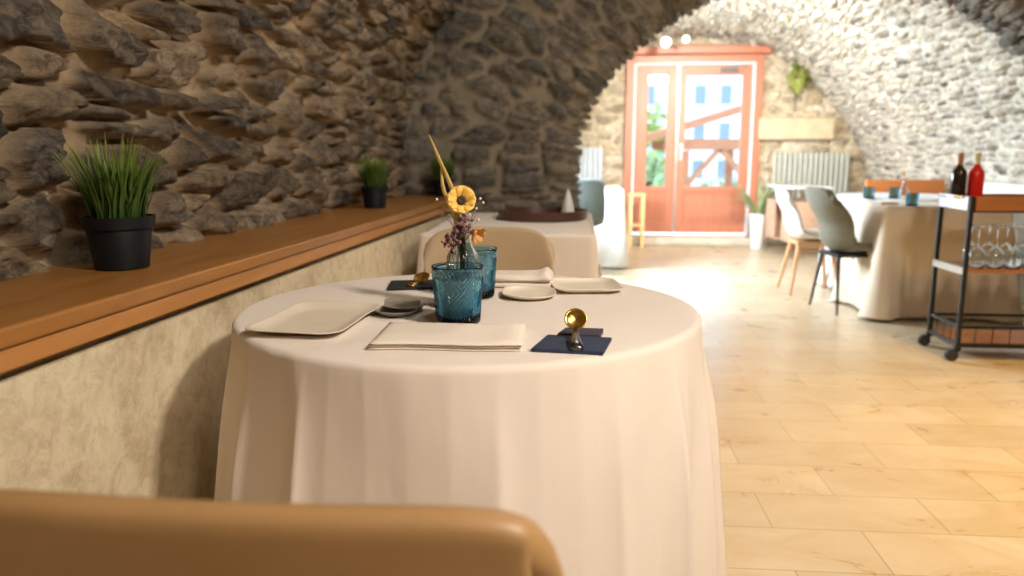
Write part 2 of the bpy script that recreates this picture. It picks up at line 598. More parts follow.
def rubble(U, V, cu, cv, k, warp=0.3, gap=0.16, tilt=0.5, jit=0.75, p=3.2, fill=0.0, dome=0.25, rough=0.12, facet=0.22):
    """height 0..1, tint, mask of a rubble wall; U,V in metres, stones about cu x cv"""
    u = U / cu + warp * fbm(U / cu * 0.8, V / cu * 0.8, k + 50, 3) + 0.12 * fbm(U / cu * 4, V / cu * 4, k + 60, 2)
    v = V / cv + warp * 1.3 * fbm(U / cu * 0.7 + 9, V / cv * 0.5, k + 70, 3) + 0.12 * fbm(U / cu * 4, V / cu * 4 + 5, k + 80, 2)
    F1 = np.full(u.shape, 9.0)
    F2 = np.full(u.shape, 9.0)
    T = np.zeros(u.shape)
    H = np.zeros(u.shape)
    j0 = np.floor(v)
    for dj in (-2, -1, 0, 1, 2):
        j = j0 + dj
        sh = 0.5 * (j % 2) + 0.4 * hsh(j, j * 0, k + 5)
        i0 = np.floor(u - sh)
        for di in (-1, 0, 1, 2, -2):
            i = i0 + di
            px = i + sh + 0.5 + jit * (hsh(i, j, k) - 0.5)
            py = j + 0.5 + jit * 0.8 * (hsh(i, j, k + 1) - 0.5)
            wt = 0.75 + 0.6 * hsh(i, j, k + 2)
            dx = u - px
            dy = v - py
            d = (np.abs(dx) ** p + np.abs(dy) ** p) ** (1 / p) / wt
            hh = 0.55 + 0.45 * hsh(i, j, k + 4) + tilt * (dx * (hsh(i, j, k + 6) - 0.5) + dy * (hsh(i, j, k + 7) - 0.5)) \
                - 0.25 * fill * (hsh(i, j, k + 8) > 0.75)
            tt = hsh(i, j, k + 3)
            near = d < F1
            F2 = np.where(near, F1, np.minimum(F2, d))
            T = np.where(near, tt, T)
            H = np.where(near, hh, H)
            F1 = np.where(near, d, F1)
    e = F2 - F1 + 0.05 * fbm(U / cu * 6, V / cu * 6, k + 90, 3)
    m = np.clip((e - gap * 0.3) / (gap * 0.8), 0, 1)
    m = m * m * (3 - 2 * m)
    dn = np.clip(e / 0.9, 0, 1) ** 0.5
    h = m * ((1 - dome) * H + dome * dn * H) + (1 - m) * 0.06
    rg = 1 - np.abs(fbm(U / cu * 1.5 + T * 7, V / cv * 0.9, k + 33, 3)) * 2.4      # broken faces
    fine = fbm(U / 0.035, V / 0.018, k + 30, 4)
    fa = facets(U, V, cu * 0.42, k + 200) + 0.6 * facets(U, V, cu * 0.2, k + 300)
    h = h + (0.09 * fine + rough * (rg - 0.6) + facet * fa) * (0.3 + 0.7 * m)
    mask = np.clip((e - gap * 0.45) / (gap * 0.5), 0, 1)
    return h, T, mask


def stone_surface(name, P, Nn, h, T, mask, m, keep=None, kind='structure', depth=0.05):
    P = P + Nn * (h * depth)[..., None]
    nu, nv = h.shape
    i, j = np.meshgrid(np.arange(nu - 1), np.arange(nv - 1), indexing='ij')
    if keep is not None:
        sel = keep[:-1, :-1] & keep[1:, :-1] & keep[:-1, 1:] & keep[1:, 1:]
    else:
        sel = np.ones((nu - 1, nv - 1), bool)
    a = (i * nv + j)[sel]
    fs = np.stack([a, a + nv, a + nv + 1, a + 1], 1)
    me = bpy.data.meshes.new(name)
    me.vertices.add(nu * nv)
    me.vertices.foreach_set('co', P.reshape(-1).astype(np.float32))
    me.loops.add(fs.size)
    me.loops.foreach_set('vertex_index', fs.ravel().astype(np.int32))
    me.polygons.add(len(fs))
    me.polygons.foreach_set('loop_start', (np.arange(len(fs)) * 4).astype(np.int32))
    me.polygons.foreach_set('loop_total', np.full(len(fs), 4, np.int32))
    me.update(calc_edges=True)
    me.validate()
    at = me.attributes.new('rock', 'FLOAT_COLOR', 'POINT')
    col = np.stack([T, mask, mask * 0, mask * 0 + 1], -1).reshape(-1).astype(np.float32)
    at.data.foreach_set('color', col)
    me.polygons.foreach_set('use_smooth', [True] * len(me.polygons))
    me.materials.append(m)
    o = bpy.data.objects.new(name, me)
    C.objects.link(o)
    o['kind'] = kind
    return o


def catmull(pts, n):
    pts = np.array(pts, float)
    P = np.vstack([2 * pts[0] - pts[1], pts, 2 * pts[-1] - pts[-2]])
    out = []
    for i in range(1, len(P) - 2):
        for t in np.linspace(0, 1, 30, endpoint=False):
            a, b, c, d = P[i - 1], P[i], P[i + 1], P[i + 2]
            out.append(0.5 * ((2 * b) + (-a + c) * t + (2 * a - 5 * b + 4 * c - d) * t * t + (-a + 3 * b - 3 * c + d) * t ** 3))
    out.append(pts[-1])
    out = np.array(out)
    L = np.concatenate([[0], np.cumsum(np.linalg.norm(np.diff(out, axis=0), axis=1))])
    s = np.linspace(0, L[-1], n)
    return np.stack([np.interp(s, L, out[:, k]) for k in range(out.shape[1])], 1), s


def extruded(name, prof, y0, y1, step, inward, cell, seed, depth, m, skew=0.0, keepf=None, **kw):
    """stone surface from a curve in (x,z) swept along y; inward is a point the surface faces"""
    L = sum(math.dist(prof[i], prof[i + 1]) for i in range(len(prof) - 1))
    nv = int(L / step) + 2
    nu = int((y1 - y0) / step) + 2
    c, s = catmull(prof, nv)
    tn = np.gradient(c, axis=0)
    tn /= np.linalg.norm(tn, axis=1)[:, None]
    nn = np.stack([-tn[:, 1], tn[:, 0]], 1)
    flip = np.sign(((np.array(inward) - c) * nn).sum(1).mean())
    nn *= flip
    Y = np.linspace(y0, y1, nu)
    P = np.zeros((nu, nv, 3))
    Nn = np.zeros((nu, nv, 3))
    P[..., 0] = c[None, :, 0] + skew * Y[:, None]
    P[..., 1] = Y[:, None]
    P[..., 2] = c[None, :, 1]
    Nn[..., 0] = nn[None, :, 0]
    Nn[..., 2] = nn[None, :, 1]
    U, V = np.meshgrid(Y, s, indexing='ij')
    h, T, mk = rubble(U, V, cell[0], cell[1], seed, **kw)
    keep = keepf(P) if keepf else None
    return stone_surface(name, P, Nn, h, T, mk, m, keep, depth=depth)


SK = 0.045                       # the left wall runs at this slight angle to the floor tiles


def lx(x0, y):
    """x of a line that runs with the left wall and passes x0 at y = 0"""
    return x0 + SK * y


XW = -1.343         # stone face at y = 0
XF = -0.936         # ledge front at y = 0
LT, LB = 0.83, 0.756             # ledge top and underside
X_R = 4.15

# near left wall and the start of its vault (fine), rest of the near vault (coarse)
ell = [(XW + 2.65 - 2.65 * math.cos(a), 1.35 + 1.45 * math.sin(a)) for a in np.linspace(0.06, 0.8, 8)]
extruded('wall_left', [(XW - 0.03, 0.70), (XW - 0.03, 0.95), (XW - 0.03, 1.2)] + ell[:6], 0.5, 5.1, 0.0085, (1.3, 1.2), (0.25, 0.105), 11, 0.105,
         M['stone_left'], SK, warp=0.5, gap=0.24, tilt=1.1, jit=0.95, rough=0.12, facet=0.32)
a6 = 0.06 + (0.8 - 0.06) * 5 / 7
ell2 = [(XW + 2.65 - 2.65 * math.cos(a), 1.35 + 1.45 * math.sin(a)) for a in np.linspace(a6, PI, 16)]
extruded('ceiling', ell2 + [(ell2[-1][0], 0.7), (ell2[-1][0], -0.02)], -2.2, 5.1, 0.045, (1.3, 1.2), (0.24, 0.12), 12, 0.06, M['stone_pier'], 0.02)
extruded('wall_left.001', [(XW - 0.03, -0.02), (XW - 0.03, 0.95), (XW - 0.03, 1.2)] + ell[:7], -2.2, 0.55, 0.045, (1.3, 1.2), (0.2, 0.12), 13, 0.08, M['stone_left'], SK)
b = MB()
b.box((-1.9, -2.3, -0.05), (4.6, -2.15, 3.1))
tag(b.build('wall_front', M['plaster'], smooth=False), kind='structure')

# floor
b = MB()
b.box((-2.0, -2.3, -0.08), (5.0, 9.78, 0.0))
tag(b.build('floor', M['floor'], smooth=False), kind='structure')

# low plastered wall under the ledge
b = MB()
for (o_, z0, z1) in ((-0.028, 0.0, 0.735), (-0.055, 0.735, 0.757)):
    y0, y1 = -1.5, 5.0
    vs = [(lx(XF + o_, y0), y0, z0), (lx(XF + o_, y1), y1, z0), (lx(XF + o_ - 0.3, y1), y1, z0), (lx(XF + o_ - 0.3, y0), y0, z0)]
    vs = vs + [(x, y, z1) for x, y, _ in vs]
    b.add(vs, [(0, 3, 2, 1), (4, 5, 6, 7), (0, 1, 5, 4), (1, 2, 6, 5), (2, 3, 7, 6), (3, 0, 4, 7)])
tag(b.build('wall_low', M['plaster'], smooth=False), kind='structure')

# the wooden ledge on top of it
ang = -math.atan(SK)
ledge = thing('wooden_ledge', 'long varnished wooden ledge running along the foot of the dark stone wall', 'ledge', (XF, 0, 0), ang)
MB().box((-0.475, -1.5, LT - 0.034), (0.0, 4.95, LT)).build('top_board', M['oak_ledge'], ledge, False, bevel=0.006)
MB().box((-0.035, -1.5, LB), (-0.009, 4.95, LT - 0.0345)).build('front_board', M['oak_front'], ledge, False, bevel=0.004)

# the cross arch between the two bays: face, rounded corner, underside and far face in one skin
YA = 5.0
half = [(-0.01, -0.02), (-0.01, 0.4), (-0.012, 0.77), (-0.024, 1.05), (0.016, 1.265), (0.088, 1.427), (0.194, 1.593), (0.323, 1.739), (0.457, 1.853), (0.659, 1.993), (0.95, 2.13)]
arch = half + [(1.42, 2.22), (1.88, 2.19), (2.38, 2.02), (2.81, 1.72), (3.04, 1.46), (3.20, 1.18), (3.31, 0.8), (3.34, 0.4), (3.34, -0.02)]
La = sum(math.dist(arch[i], arch[i + 1]) for i in range(len(arch) - 1))
c, s = catmull(arch, int(La / 0.012))
tn = np.gradient(c, axis=0)
tn /= np.linalg.norm(tn, axis=1)[:, None]
nn = np.stack([-tn[:, 1], tn[:, 0]], 1)
c = c + nn * 0.035             # to the left of the travel = outwards, away from the opening
# walking up the left jamb then right: left of travel is -x / +z
pth = []
for d in np.arange(1.35, 0.06, -0.012):
    pth.append((d, 0.0, 0, -1))
for a in np.linspace(0, PI / 2, 7):
    pth.append((0.06 - 0.06 * math.sin(a), 0.06 - 0.06 * math.cos(a), -math.sin(a), -math.cos(a)))
for d in np.arange(0.075, 0.40, 0.012):
    pth.append((0.0, d, -1, 0))
for a in np.linspace(0.2, PI / 2, 5):
    pth.append((0.06 - 0.06 * math.cos(a), 0.40 + 0.06 * math.sin(a), -math.cos(a), math.sin(a)))
for d in np.arange(0.08, 0.9, 0.03):
    pth.append((d, 0.46, 0, 1))
pth = np.array(pth)
tl = np.concatenate([[0], np.cumsum(np.linalg.norm(np.diff(pth[:, :2], axis=0), axis=1))])
P = np.zeros((len(c), len(pth), 3))
Nn = np.zeros_like(P)
P[..., 0] = c[:, None, 0] + nn[:, None, 0] * pth[None, :, 0]
P[..., 2] = c[:, None, 1] + nn[:, None, 1] * pth[None, :, 0]
P[..., 1] = YA + pth[None, :, 1]
Nn[..., 0] = nn[:, None, 0] * pth[None, :, 2]
Nn[..., 2] = nn[:, None, 1] * pth[None, :, 2]
Nn[..., 1] = pth[None, :, 3]
S, Tt = np.meshgrid(s, tl, indexing='ij')
h, T, mk = rubble(Tt, S, 0.25, 0.058, 31, warp=0.30, gap=0.24, tilt=0.9, jit=0.9)
stone_surface('wall_arch', P, Nn, h, T, mk, M['stone_pier'], depth=0.085)

# far bay: vault with its right side, back wall with the door
prof = [(-0.62, -0.02), (-0.62, 0.5), (-0.58, 0.85), (-0.44, 1.30), (-0.24, 1.68), (0.02, 2.00), (0.30, 2.22), (0.62, 2.38), (1.0, 2.45), (1.35, 2.465),
        (1.82, 2.41), (2.25, 2.28), (2.62, 2.04), (3.05, 1.60), (3.30, 1.25), (3.475, 0.80), (3.51, 0.4), (3.51, -0.02)]


def added_window_hole(P):  # opening cut for the added window
    x, y, z = P[..., 0], P[..., 1], P[..., 2]
    return ~((x < 0.4) & (y > 6.2) & (y < 7.7) & (z > 0.9) & (z < 1.8))


extruded('ceiling_vault', prof, 5.35, 9.75, 0.014, (1.4, 1.2), (0.20, 0.062), 51, 0.062, M['stone_vault'], keepf=added_window_hole,
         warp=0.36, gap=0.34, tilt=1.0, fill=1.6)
YB = 9.68
DX0, DX1, DZ1 = 0.585, 2.14, 2.22
st = 0.016
X = np.arange(-0.75, 3.65, st)
Z = np.arange(-0.02, 2.62, st)
XX, ZZ = np.meshgrid(X, Z, indexing='ij')
P = np.stack([XX, XX * 0 + YB, ZZ], -1)
Nn = np.zeros_like(P)
Nn[..., 1] = -1
h, T, mk = rubble(XX, ZZ, 0.23, 0.12, 71, warp=0.4, gap=0.28, tilt=0.5)
stone_surface('wall_back', P, Nn, h, T, mk, M['stone_back'], ~((XX > DX0 + 0.02) & (XX < DX1 - 0.02) & (ZZ < DZ1 - 0.02)), depth=0.05)
# frame of the window added to light the far bay, unseen behind the arch
wf = MB()
for lo, hi in (((-0.70, 6.15, 0.85), (-0.45, 6.22, 1.85)), ((-0.70, 7.68, 0.85), (-0.45, 7.75, 1.85)), ((-0.70, 6.15, 0.83), (-0.40, 7.75, 0.90)), ((-0.70, 6.15, 1.80), (-0.20, 7.75, 1.86))):
    wf.box(lo, hi)
tag(wf.build('added_window_1', M['white_paint'], smooth=False), kind='structure')

# ------------------------------------------------------------------ door_1 in the back wall
door = thing('door_1', 'tall glazed red brown double door in the far stone wall', 'door', (1.362, YB - 0.03, 0), kind='structure')
HW = 0.775                                     # half width of the opening
W_ = M['door_wood']
b = MB()
b.box((-HW - 0.02, -0.07, 0.10), (-HW + 0.075, 0.10, 2.22)).box((HW - 0.075, -0.07, 0.10), (HW + 0.02, 0.10, 2.22))
b.box((-HW + 0.075, -0.07, 2.13), (HW - 0.075, 0.10, 2.22))
b.build('door_frame', W_, door, False, bevel=0.008)
MB().box((-HW - 0.10, -0.13, 2.225), (HW + 0.10, 0.08, 2.315)).build('head_board', W_, door, False, bevel=0.01)
b = MB()
b.box((-HW + 0.075, -0.085, 0.12), (-HW + 0.098, -0.02, 2.13)).box((HW - 0.098, -0.085, 0.12), (HW - 0.075, -0.02, 2.13))
b.box((-HW + 0.098, -0.085, 2.107), (HW - 0.098, -0.02, 2.13))
b.build('frame_lining', M['white_paint'], door, False)


def leaf(x0, x1, sty0, sty1):
    """a door leaf: stiles, rails, a sunk bottom panel and a pane"""
    z0, z1, zr = 0.13, 2.105, 0.62
    bb = MB()
    bb.box((x0, -0.03, z0), (x0 + sty0, 0.02, z1)).box((x1 - sty1, -0.03, z0), (x1, 0.02, z1))
    bb.box((x0 + sty0, -0.03, z1 - 0.115), (x1 - sty1, 0.02, z1))
    bb.box((x0 + sty0, -0.03, zr), (x1 - sty1, 0.02, zr + 0.075))
    bb.box((x0 + sty0, -0.03, z0), (x1 - sty1, 0.02, z0 + 0.13))
    lf = bb.build('door_leaf', W_, door, False, bevel=0.006)
    p = MB().box((x0 + sty0, -0.012, z0 + 0.13), (x1 - sty1, 0.01, zr))
    p.box((x0 + sty0 + 0.05, -0.024, z0 + 0.18), (x1 - sty1 - 0.05, -0.012, zr - 0.05))
    p.build('bottom_panel', W_, lf, False, bevel=0.006)
    MB().box((x0 + sty0 - 0.005, -0.008, zr + 0.07), (x1 - sty1 + 0.005, -0.002, z1 - 0.11)).build('glass_pane', M['pane'], lf, False)
    return lf


leaf(-0.672, -0.185, 0.145, 0.115)
rl = leaf(-0.165, 0.672, 0.085, 0.105)
MB().box((-0.184, -0.05, 0.13), (-0.166, -0.025, 2.10)).build('sunlit_edge_strip', M['steel'], door, False)  # bright strip made to stand for the sunlit edge of the leaf
h_ = MB().box((-0.135, -0.042, 1.0), (-0.105, -0.03, 1.2))
h_.tube([(-0.12, -0.04, 1.12), (-0.12, -0.085, 1.12), (-0.02, -0.085, 1.12)], 0.009)
h_.build('door_handle', M['steel'], rl, bevel=0.001)
h_ = MB().box((0.30, -0.075, 2.02), (0.50, -0.03, 2.07)).bar((0.4, -0.06, 2.085), (0.62, -0.085, 2.095), 0.02, 0.012)
h_.build('door_closer', M['dark_steel'], rl, False, bevel=0.004)
for z in (0.45, 1.15, 1.9):
    MB().tube([(0.69, -0.045, z), (0.69, -0.045, z + 0.09)], 0.011).build('hinge', M['steel'], door)
b = MB().box((0.52, 9.38, 0.0), (2.20, 9.80, 0.10))
tag(b.build('trim_1', M['step_stone'], smooth=False, bevel=0.02), kind='structure')

# ------------------------------------------------------------------ outside the door
b = MB().box((-14, 9.80, -0.06), (20, 13.0, -0.02)).box((-30, 13.0, -1.4), (40, 60, -1.3))
tag(b.build('terrace_ground', M['step_stone'], smooth=False), kind='structure')
M['roof_wood'] = wood('roof_wood', (0.40, 0.15, 0.07), (0.30, 0.11, 0.05), 0.6, (2, 12, 12), 2)
pav = thing('wooden_pavilion', 'open wooden pavilion with sloping roof and braced posts seen through the door glass', 'pavilion', (3.2, 17.0, -1.3))
MB().add([(-2.3, -1.6, 2.45), (1.9, -1.6, 3.75), (1.9, 1.6, 3.75), (-2.3, 1.6, 2.45), (-2.3, -1.6, 2.6), (1.9, -1.6, 3.9), (1.9, 1.6, 3.9), (-2.3, 1.6, 2.6)],
         [(0, 3, 2, 1), (4, 5, 6, 7), (0, 1, 5, 4), (1, 2, 6, 5), (2, 3, 7, 6), (3, 0, 4, 7)]).build('roof', M['roof_wood'], pav, False)
for y in (-1.3, 1.3):
    MB().box((-1.5, y - 0.08, 2.45), (1.9, y + 0.08, 2.65)).build('tie_beam', M['roof_wood'], pav, False)
    for x in (-1.1, 0.25, 1.7):
        MB().box((x - 0.08, y - 0.08, 0), (x + 0.08, y + 0.08, 2.45)).build('post', M['roof_wood'], pav, False)
        if y > 0:
            continue
        if x < 1:
            MB().bar((x, y, 1.7), (x + 0.7, y, 2.5), 0.1).build('brace', M['roof_wood'], pav, False)
        if x > -1:
            MB().bar((x, y, 1.7), (x - 0.7, y, 2.5), 0.1).build('brace', M['roof_wood'], pav, False)
M['facade'] = simple('facade_render', (0.50, 0.52, 0.54), 0.9, nscale=0.4)
M['facade_pane'] = simple('facade_pane', (0.17, 0.20, 0.24), 0.3, nscale=2)
fac = thing('apartment_building', 'pale apartment building with rows of windows beyond the door glass', 'building', (4.5, 42, -1.3))
MB().box((-9, 0, 0), (9, 8, 14)).build('wall', M['facade'], fac, False)
for i in range(12):
    for k in range(6):
        x = -7.6 + i * 1.3
        z = 1.0 + k * 1.9
        f_ = MB().box((x - 0.06, -0.07, z - 0.06), (x + 0.66, 0.05, z)).box((x - 0.06, -0.07, z), (x, 0.05, z + 1.0)).box(
            (x + 0.6, -0.07, z), (x + 0.66, 0.05, z + 1.0)).box((x - 0.06, -0.07, z + 1.0), (x + 0.66, 0.05, z + 1.06)).build('window', M['white_paint'], fac, False)
        MB().box((x, -0.03, z), (x + 0.6, 0.02, z + 1.0)).build('pane', M['facade_pane'], f_, False)


def leafy(c, r, n, seed, size=0.12):
    rnd = random.Random(seed)
    bb = MB()
    for _ in range(n):
        d = Vector((rnd.gauss(0, 1), rnd.gauss(0, 1), rnd.gauss(0, 1))).normalized()
        rr = rnd.uniform(0.55, 1.0)
        p = Vector((d.x * r[0] * rr, d.y * r[1] * rr, d.z * r[2] * rr + r[2]))
        a = Vector((rnd.gauss(0, 1), rnd.gauss(0, 1), rnd.gauss(0, 1))).normalized() * size
        q = Vector((rnd.gauss(0, 1), rnd.gauss(0, 1), rnd.gauss(0, 1))).normalized() * size * 0.5
        p += Vector(c)
        bb.add([p - a, p + q, p + a, p - q], [(0, 1, 2, 3)])
    return bb


for (x, y, r, lab, mt, sd) in ((1.35, 15.0, (0.45, 0.45, 1.15), 'pale green leafy bush behind the narrow left pane of the door', 'leaf_pale', 1),
                               (2.0, 22.0, (0.9, 0.9, 1.8), 'yellow green tree standing higher behind the narrow left pane', 'leaf_yellow', 2),
                               (3.9, 20.5, (2.0, 0.6, 0.75), 'low green hedge under the pavilion roof beyond the door', 'leaf_pale', 3)):
    t = thing('garden_shrub', lab, 'shrub', (x, y, -1.3), group='shrubs outside the door')
    leafy((0, 0, 0.15), r, 900, sd, 0.14).build('foliage', M[mt], t, False)
    MB().tube([(0, 0, 0), (0.03, 0, r[2])], [0.05, 0.03]).build('trunk', M['stem'], t)

# ------------------------------------------------------------------ things on and along the far wall


def radiator(loc, wdt, z0, z1, m, label):
    t = thing('radiator', label, 'radiator', loc, group='column radiators on the far wall')
    n = max(2, int(round(wdt / 0.058)))
    pitch = wdt / n
    for k in range(n):
        x = -wdt / 2 + (k + 0.5) * pitch
        MB().tube([(x, 0, z0), (x, 0, z0 + 0.02), (x, 0, z1 - 0.02), (x, 0, z1)], [0.012, pitch * 0.42, pitch * 0.42, 0.012], 10, flat=1.5).build('column', m, t)
    for zq in (z0 + 0.04, z1 - 0.05):
        MB().tube([(-wdt / 2, 0, zq), (wdt / 2, 0, zq)], 0.018).build('header_pipe', m, t)
    for x in (-wdt / 2 + 0.12, wdt / 2 - 0.12):
        MB().box((x - 0.015, 0.0, z0 + 0.03), (x + 0.015, 0.14, z0 + 0.06)).build('bracket', m, t, False)


radiator((2.73, 9.48, 0), 0.88, 0.40, 1.10, M['radiator'], 'grey column radiator right of the door under the stone block')
radiator((0.10, 9.48, 0), 0.42, 0.40, 1.16, M['radiator_white'], 'pale bluish column radiator left of the door beside the pier')
t = tag(MB().box((2.13, 9.54, 1.24), (3.0, 9.70, 1.50)).build('stone_block', M['block_stone'], None, False, bevel=0.03),
        'long smooth ochre stone block set in the wall above the grey radiator', 'stone block')

# hanging plant on the back wall
hp = thing('wall_planter', 'small wall planter with a trailing yellow green plant above the stone block', 'planter', (2.53, 9.50, 1.86))
MB().lathe([(0.02, -0.10), (0.07, -0.03), (0.10, 0.06), (0.085, 0.06), (0.06, -0.02), (0.0, -0.05)], 20).build('pot', M['leaf_yellow'], hp)
MB().bar((-0.12, 0.05, 0.09), (0.16, 0.05, 0.09), 0.012).bar((0.0, 0.07, -0.3), (0.0, 0.07, 0.1), 0.01).build('bracket', M['black_metal'], hp, False)
leafy((0, -0.02, -0.02), (0.12, 0.07, 0.11), 130, 9, 0.05).build('foliage', M['leaf_yellow'], hp, False)
leafy((0.01, 0.0, 0.13), (0.09, 0.06, 0.09), 90, 19, 0.05).build('foliage', M['leaf_yellow'], hp, False)

# globe lamps in front of the door head
M['lamp_glow'], nt_, b_ = newmat('lamp_glow')
b_.inputs['Emission Color'].default_value = (1.0, 0.93, 0.8, 1)
b_.inputs['Emission Strength'].default_value = 3.5
nt_.links.new(ramp(nt_, noise(nt_, coords(nt_), 3), [(0.3, (0.9, 0.88, 0.8)), (0.7, (0.85, 0.83, 0.76))]), b_.inputs['Base Color'])
for (x, y, z, r, zc, lab) in ((0.946, 8.9, 2.275, 0.055, 2.36, 'larger glowing white globe lamp just above the door'),
                              (1.159, 8.9, 2.304, 0.036, 2.40, 'smaller glowing globe lamp right of the larger one above the door')):
    t = thing('globe_lamp', lab, 'lamp', (x, y, z), group='globe lamps over the door')
    MB().lathe([(0.001, -r)] + [(r * math.cos(a), r * math.sin(a)) for a in np.linspace(-1.4, 1.35, 14)] + [(0.001, r)], 20).build('globe', M['lamp_glow'], t)
    MB().tube([(0, 0, r * 0.97), (0, 0, zc - z + 0.1)], 0.012).build('stem', M['dark_steel'], t)

# ------------------------------------------------------------------ tables and cloths


def superell(n, hx, hy, rc):
    """closed rounded rectangle: points, outward normals, corner weight, arc length"""
    pts = []
    segs = []
    for (cx, cy, a0) in ((hx - rc, -hy + rc, -PI / 2), (hx - rc, hy - rc, 0), (-hx + rc, hy - rc, PI / 2), (-hx + rc, -hy + rc, PI)):
        for a in np.linspace(a0, a0 + PI / 2, 12):
            pts.append((cx + rc * math.cos(a), cy + rc * math.sin(a), math.cos(a), math.sin(a)))
    pts.append(pts[0])
    pts = np.array(pts)
    L = np.concatenate([[0], np.cumsum(np.linalg.norm(np.diff(pts[:, :2], axis=0), axis=1))])
    s = np.linspace(0, L[-1], n, endpoint=False)
    out = np.stack([np.interp(s, L, pts[:, k]) for k in range(4)], 1)
    out[:, 2:] /= np.linalg.norm(out[:, 2:], axis=1)[:, None]
    dx = hx - np.abs(out[:, 0])
    dy = hy - np.abs(out[:, 1])
    cw = np.exp(-(dx ** 2 + dy ** 2) / 0.10 ** 2)
    return out[:, :2], out[:, 2:], cw, s, L[-1]


def tablecloth(loc, rz, hx, hy, rc, m, label, seed, flare=0.05, amp=0.018, nf=14, zfloor=0.012, H=0.75, corner=0.09, n=360, group=None, rows=46):
    pts, nor, cw, s, L = superell(n, hx, hy, rc)
    rnd = random.Random(seed)
    # folds of uneven width and depth
    x = np.zeros(n)
    th = 2 * PI * s / L
    warp = th + 0.35 * np.sin(2 * th + rnd.uniform(0, 6)) + 0.22 * np.sin(3 * th + rnd.uniform(0, 6)) + 0.1 * np.sin(5 * th + rnd.uniform(0, 6))
    f = np.sin(nf * warp + rnd.uniform(0, 6))
    f = 1.6 * np.exp(-np.abs(((nf * warp / (2 * PI) + 0.3) % 1) - 0.5) / 0.11) - 0.45 + 0.25 * f
    f *= 0.65 + 0.35 * np.sin(3 * th + rnd.uniform(0, 6)) + 0.25 * np.sin(7 * th + rnd.uniform(0, 6))
    f2 = np.sin((nf * 2 + 1) * warp + 1.3)
    rings = []
    for k in (0.0, 0.25, 0.5, 0.75, 0.9, 0.965):
        rings.append(np.stack([pts[:, 0] * k, pts[:, 1] * k, np.full(n, H)], 1))
    r = 0.014
    for a in np.linspace(0, PI / 2, 5):
        o_ = -r + r * math.sin(a)
        rings.append(np.stack([pts[:, 0] + nor[:, 0] * o_, pts[:, 1] + nor[:, 1] * o_, np.full(n, H - r + r * math.cos(a))], 1))
    for q in np.linspace(0, 1, rows)[1:]:
        z = (H - r) + (zfloor - H + r) * q
        g = (1 - math.exp(-(q * 4.2) ** 1.5))
        off = flare * q ** 0.85 + amp * g * (0.55 + 0.45 * q) * (f + 0.12 * f2 * q + 0.5) + corner * cw * q * (0.6 + 0.4 * q)
        off = off + 0.0022 * np.sin(9 * q + 11 * th) * g
        zz = z + 0.01 * (q > 0.97) * np.abs(f2)
        rings.append(np.stack([pts[:, 0] + nor[:, 0] * off, pts[:, 1] + nor[:, 1] * off, np.full(n, 1.0) * zz], 1))
    vs = np.concatenate(rings[1:], 0).tolist()
    b = MB()
    fs = []
    nr = len(rings) - 1
    for i in range(nr - 1):
        for k in range(n):
            k2 = (k + 1) % n
            fs.append((i * n + k, i * n + k2, (i + 1) * n + k2, (i + 1) * n + k))
    vs.append((0, 0, H))
    c_ = len(vs) - 1
    for k in range(n):
        fs.append((c_, (k + 1) % n, k))
    b.add(vs, fs)
    o = b.build('tablecloth', m, None, 'all')
    o.location = loc
    o.rotation_euler = (0, 0, rz)
    md = o.modifiers.new('solid', 'SOLIDIFY')
    md.thickness = 0.0022
    md.offset = -1
    return tag(o, label, 'tablecloth', group)


def table(name, loc, rz, hx, hy, rc, label):
    t = thing(name, label, 'table', loc, rz, group='dining tables under the cloths')
    pts = superell(60, hx - 0.012, hy - 0.012, rc)[0]
    b = MB()
    n = len(pts)
    b.add([(p[0], p[1], 0.715) for p in pts] + [(p[0], p[1], 0.745) for p in pts],
          [tuple(range(n - 1, -1, -1)), tuple(range(n, 2 * n))] + [(k, (k + 1) % n, (k + 1) % n + n, k + n) for k in range(n)])
    b.build('tabletop', M['under_wood'], t, False)
    MB().lathe([(0.20, 0.0), (0.20, 0.02), (0.04, 0.04), (0.035, 0.70), (0.10, 0.7145)], 24).build('pedestal', M['black_metal'], t)
    return t


TC = (-0.24, 1.75)
TR = 0.52
table('round_table', (*TC, 0), 0, TR, TR, TR - 0.001, 'round dining table hidden under the nearest ivory cloth')
tablecloth((*TC, 0), 0.5, TR, TR, TR - 0.001, M['cloth'], 'ivory tablecloth falling in folds from the near round table', 5, flare=0.03, amp=0.042, nf=12,
           corner=0.0, n=520, rows=60)
# rectangular table before the arch pier
table('rectangular_table', (-0.298, 3.96, 0), 0, 0.388, 0.612, 0.02, 'rectangular table before the stone pier under an ivory cloth')
tablecloth((-0.298, 3.96, 0), 0, 0.388, 0.612, 0.025, M['cloth'], 'ivory cloth on the rectangular table before the stone pier', 7, flare=0.02, amp=0.008, nf=9, corner=0.05)
# tables on the right
table('square_table', (2.41, 5.57, 0), 0, 0.40, 0.30, 0.02, 'table behind the bar cart under a cloth that hangs straight')
tablecloth((2.41, 5.57, 0), 0, 0.40, 0.30, 0.025, M['cloth_far'], 'beige tablecloth hanging flat and flared at the corner behind the bar cart', 9, flare=0.02, amp=0.006, nf=7, corner=0.10)
table('round_table', (2.63, 6.57, 0), 0, 0.53, 0.53, 0.529, 'round table in front of the orange bench under a white cloth')
tablecloth((2.63, 6.57, 0), 0.2, 0.53, 0.53, 0.529, M['cloth_white'], 'white folded tablecloth on the round table in front of the orange bench', 12, flare=0.05, amp=0.03, nf=15, corner=0.0)
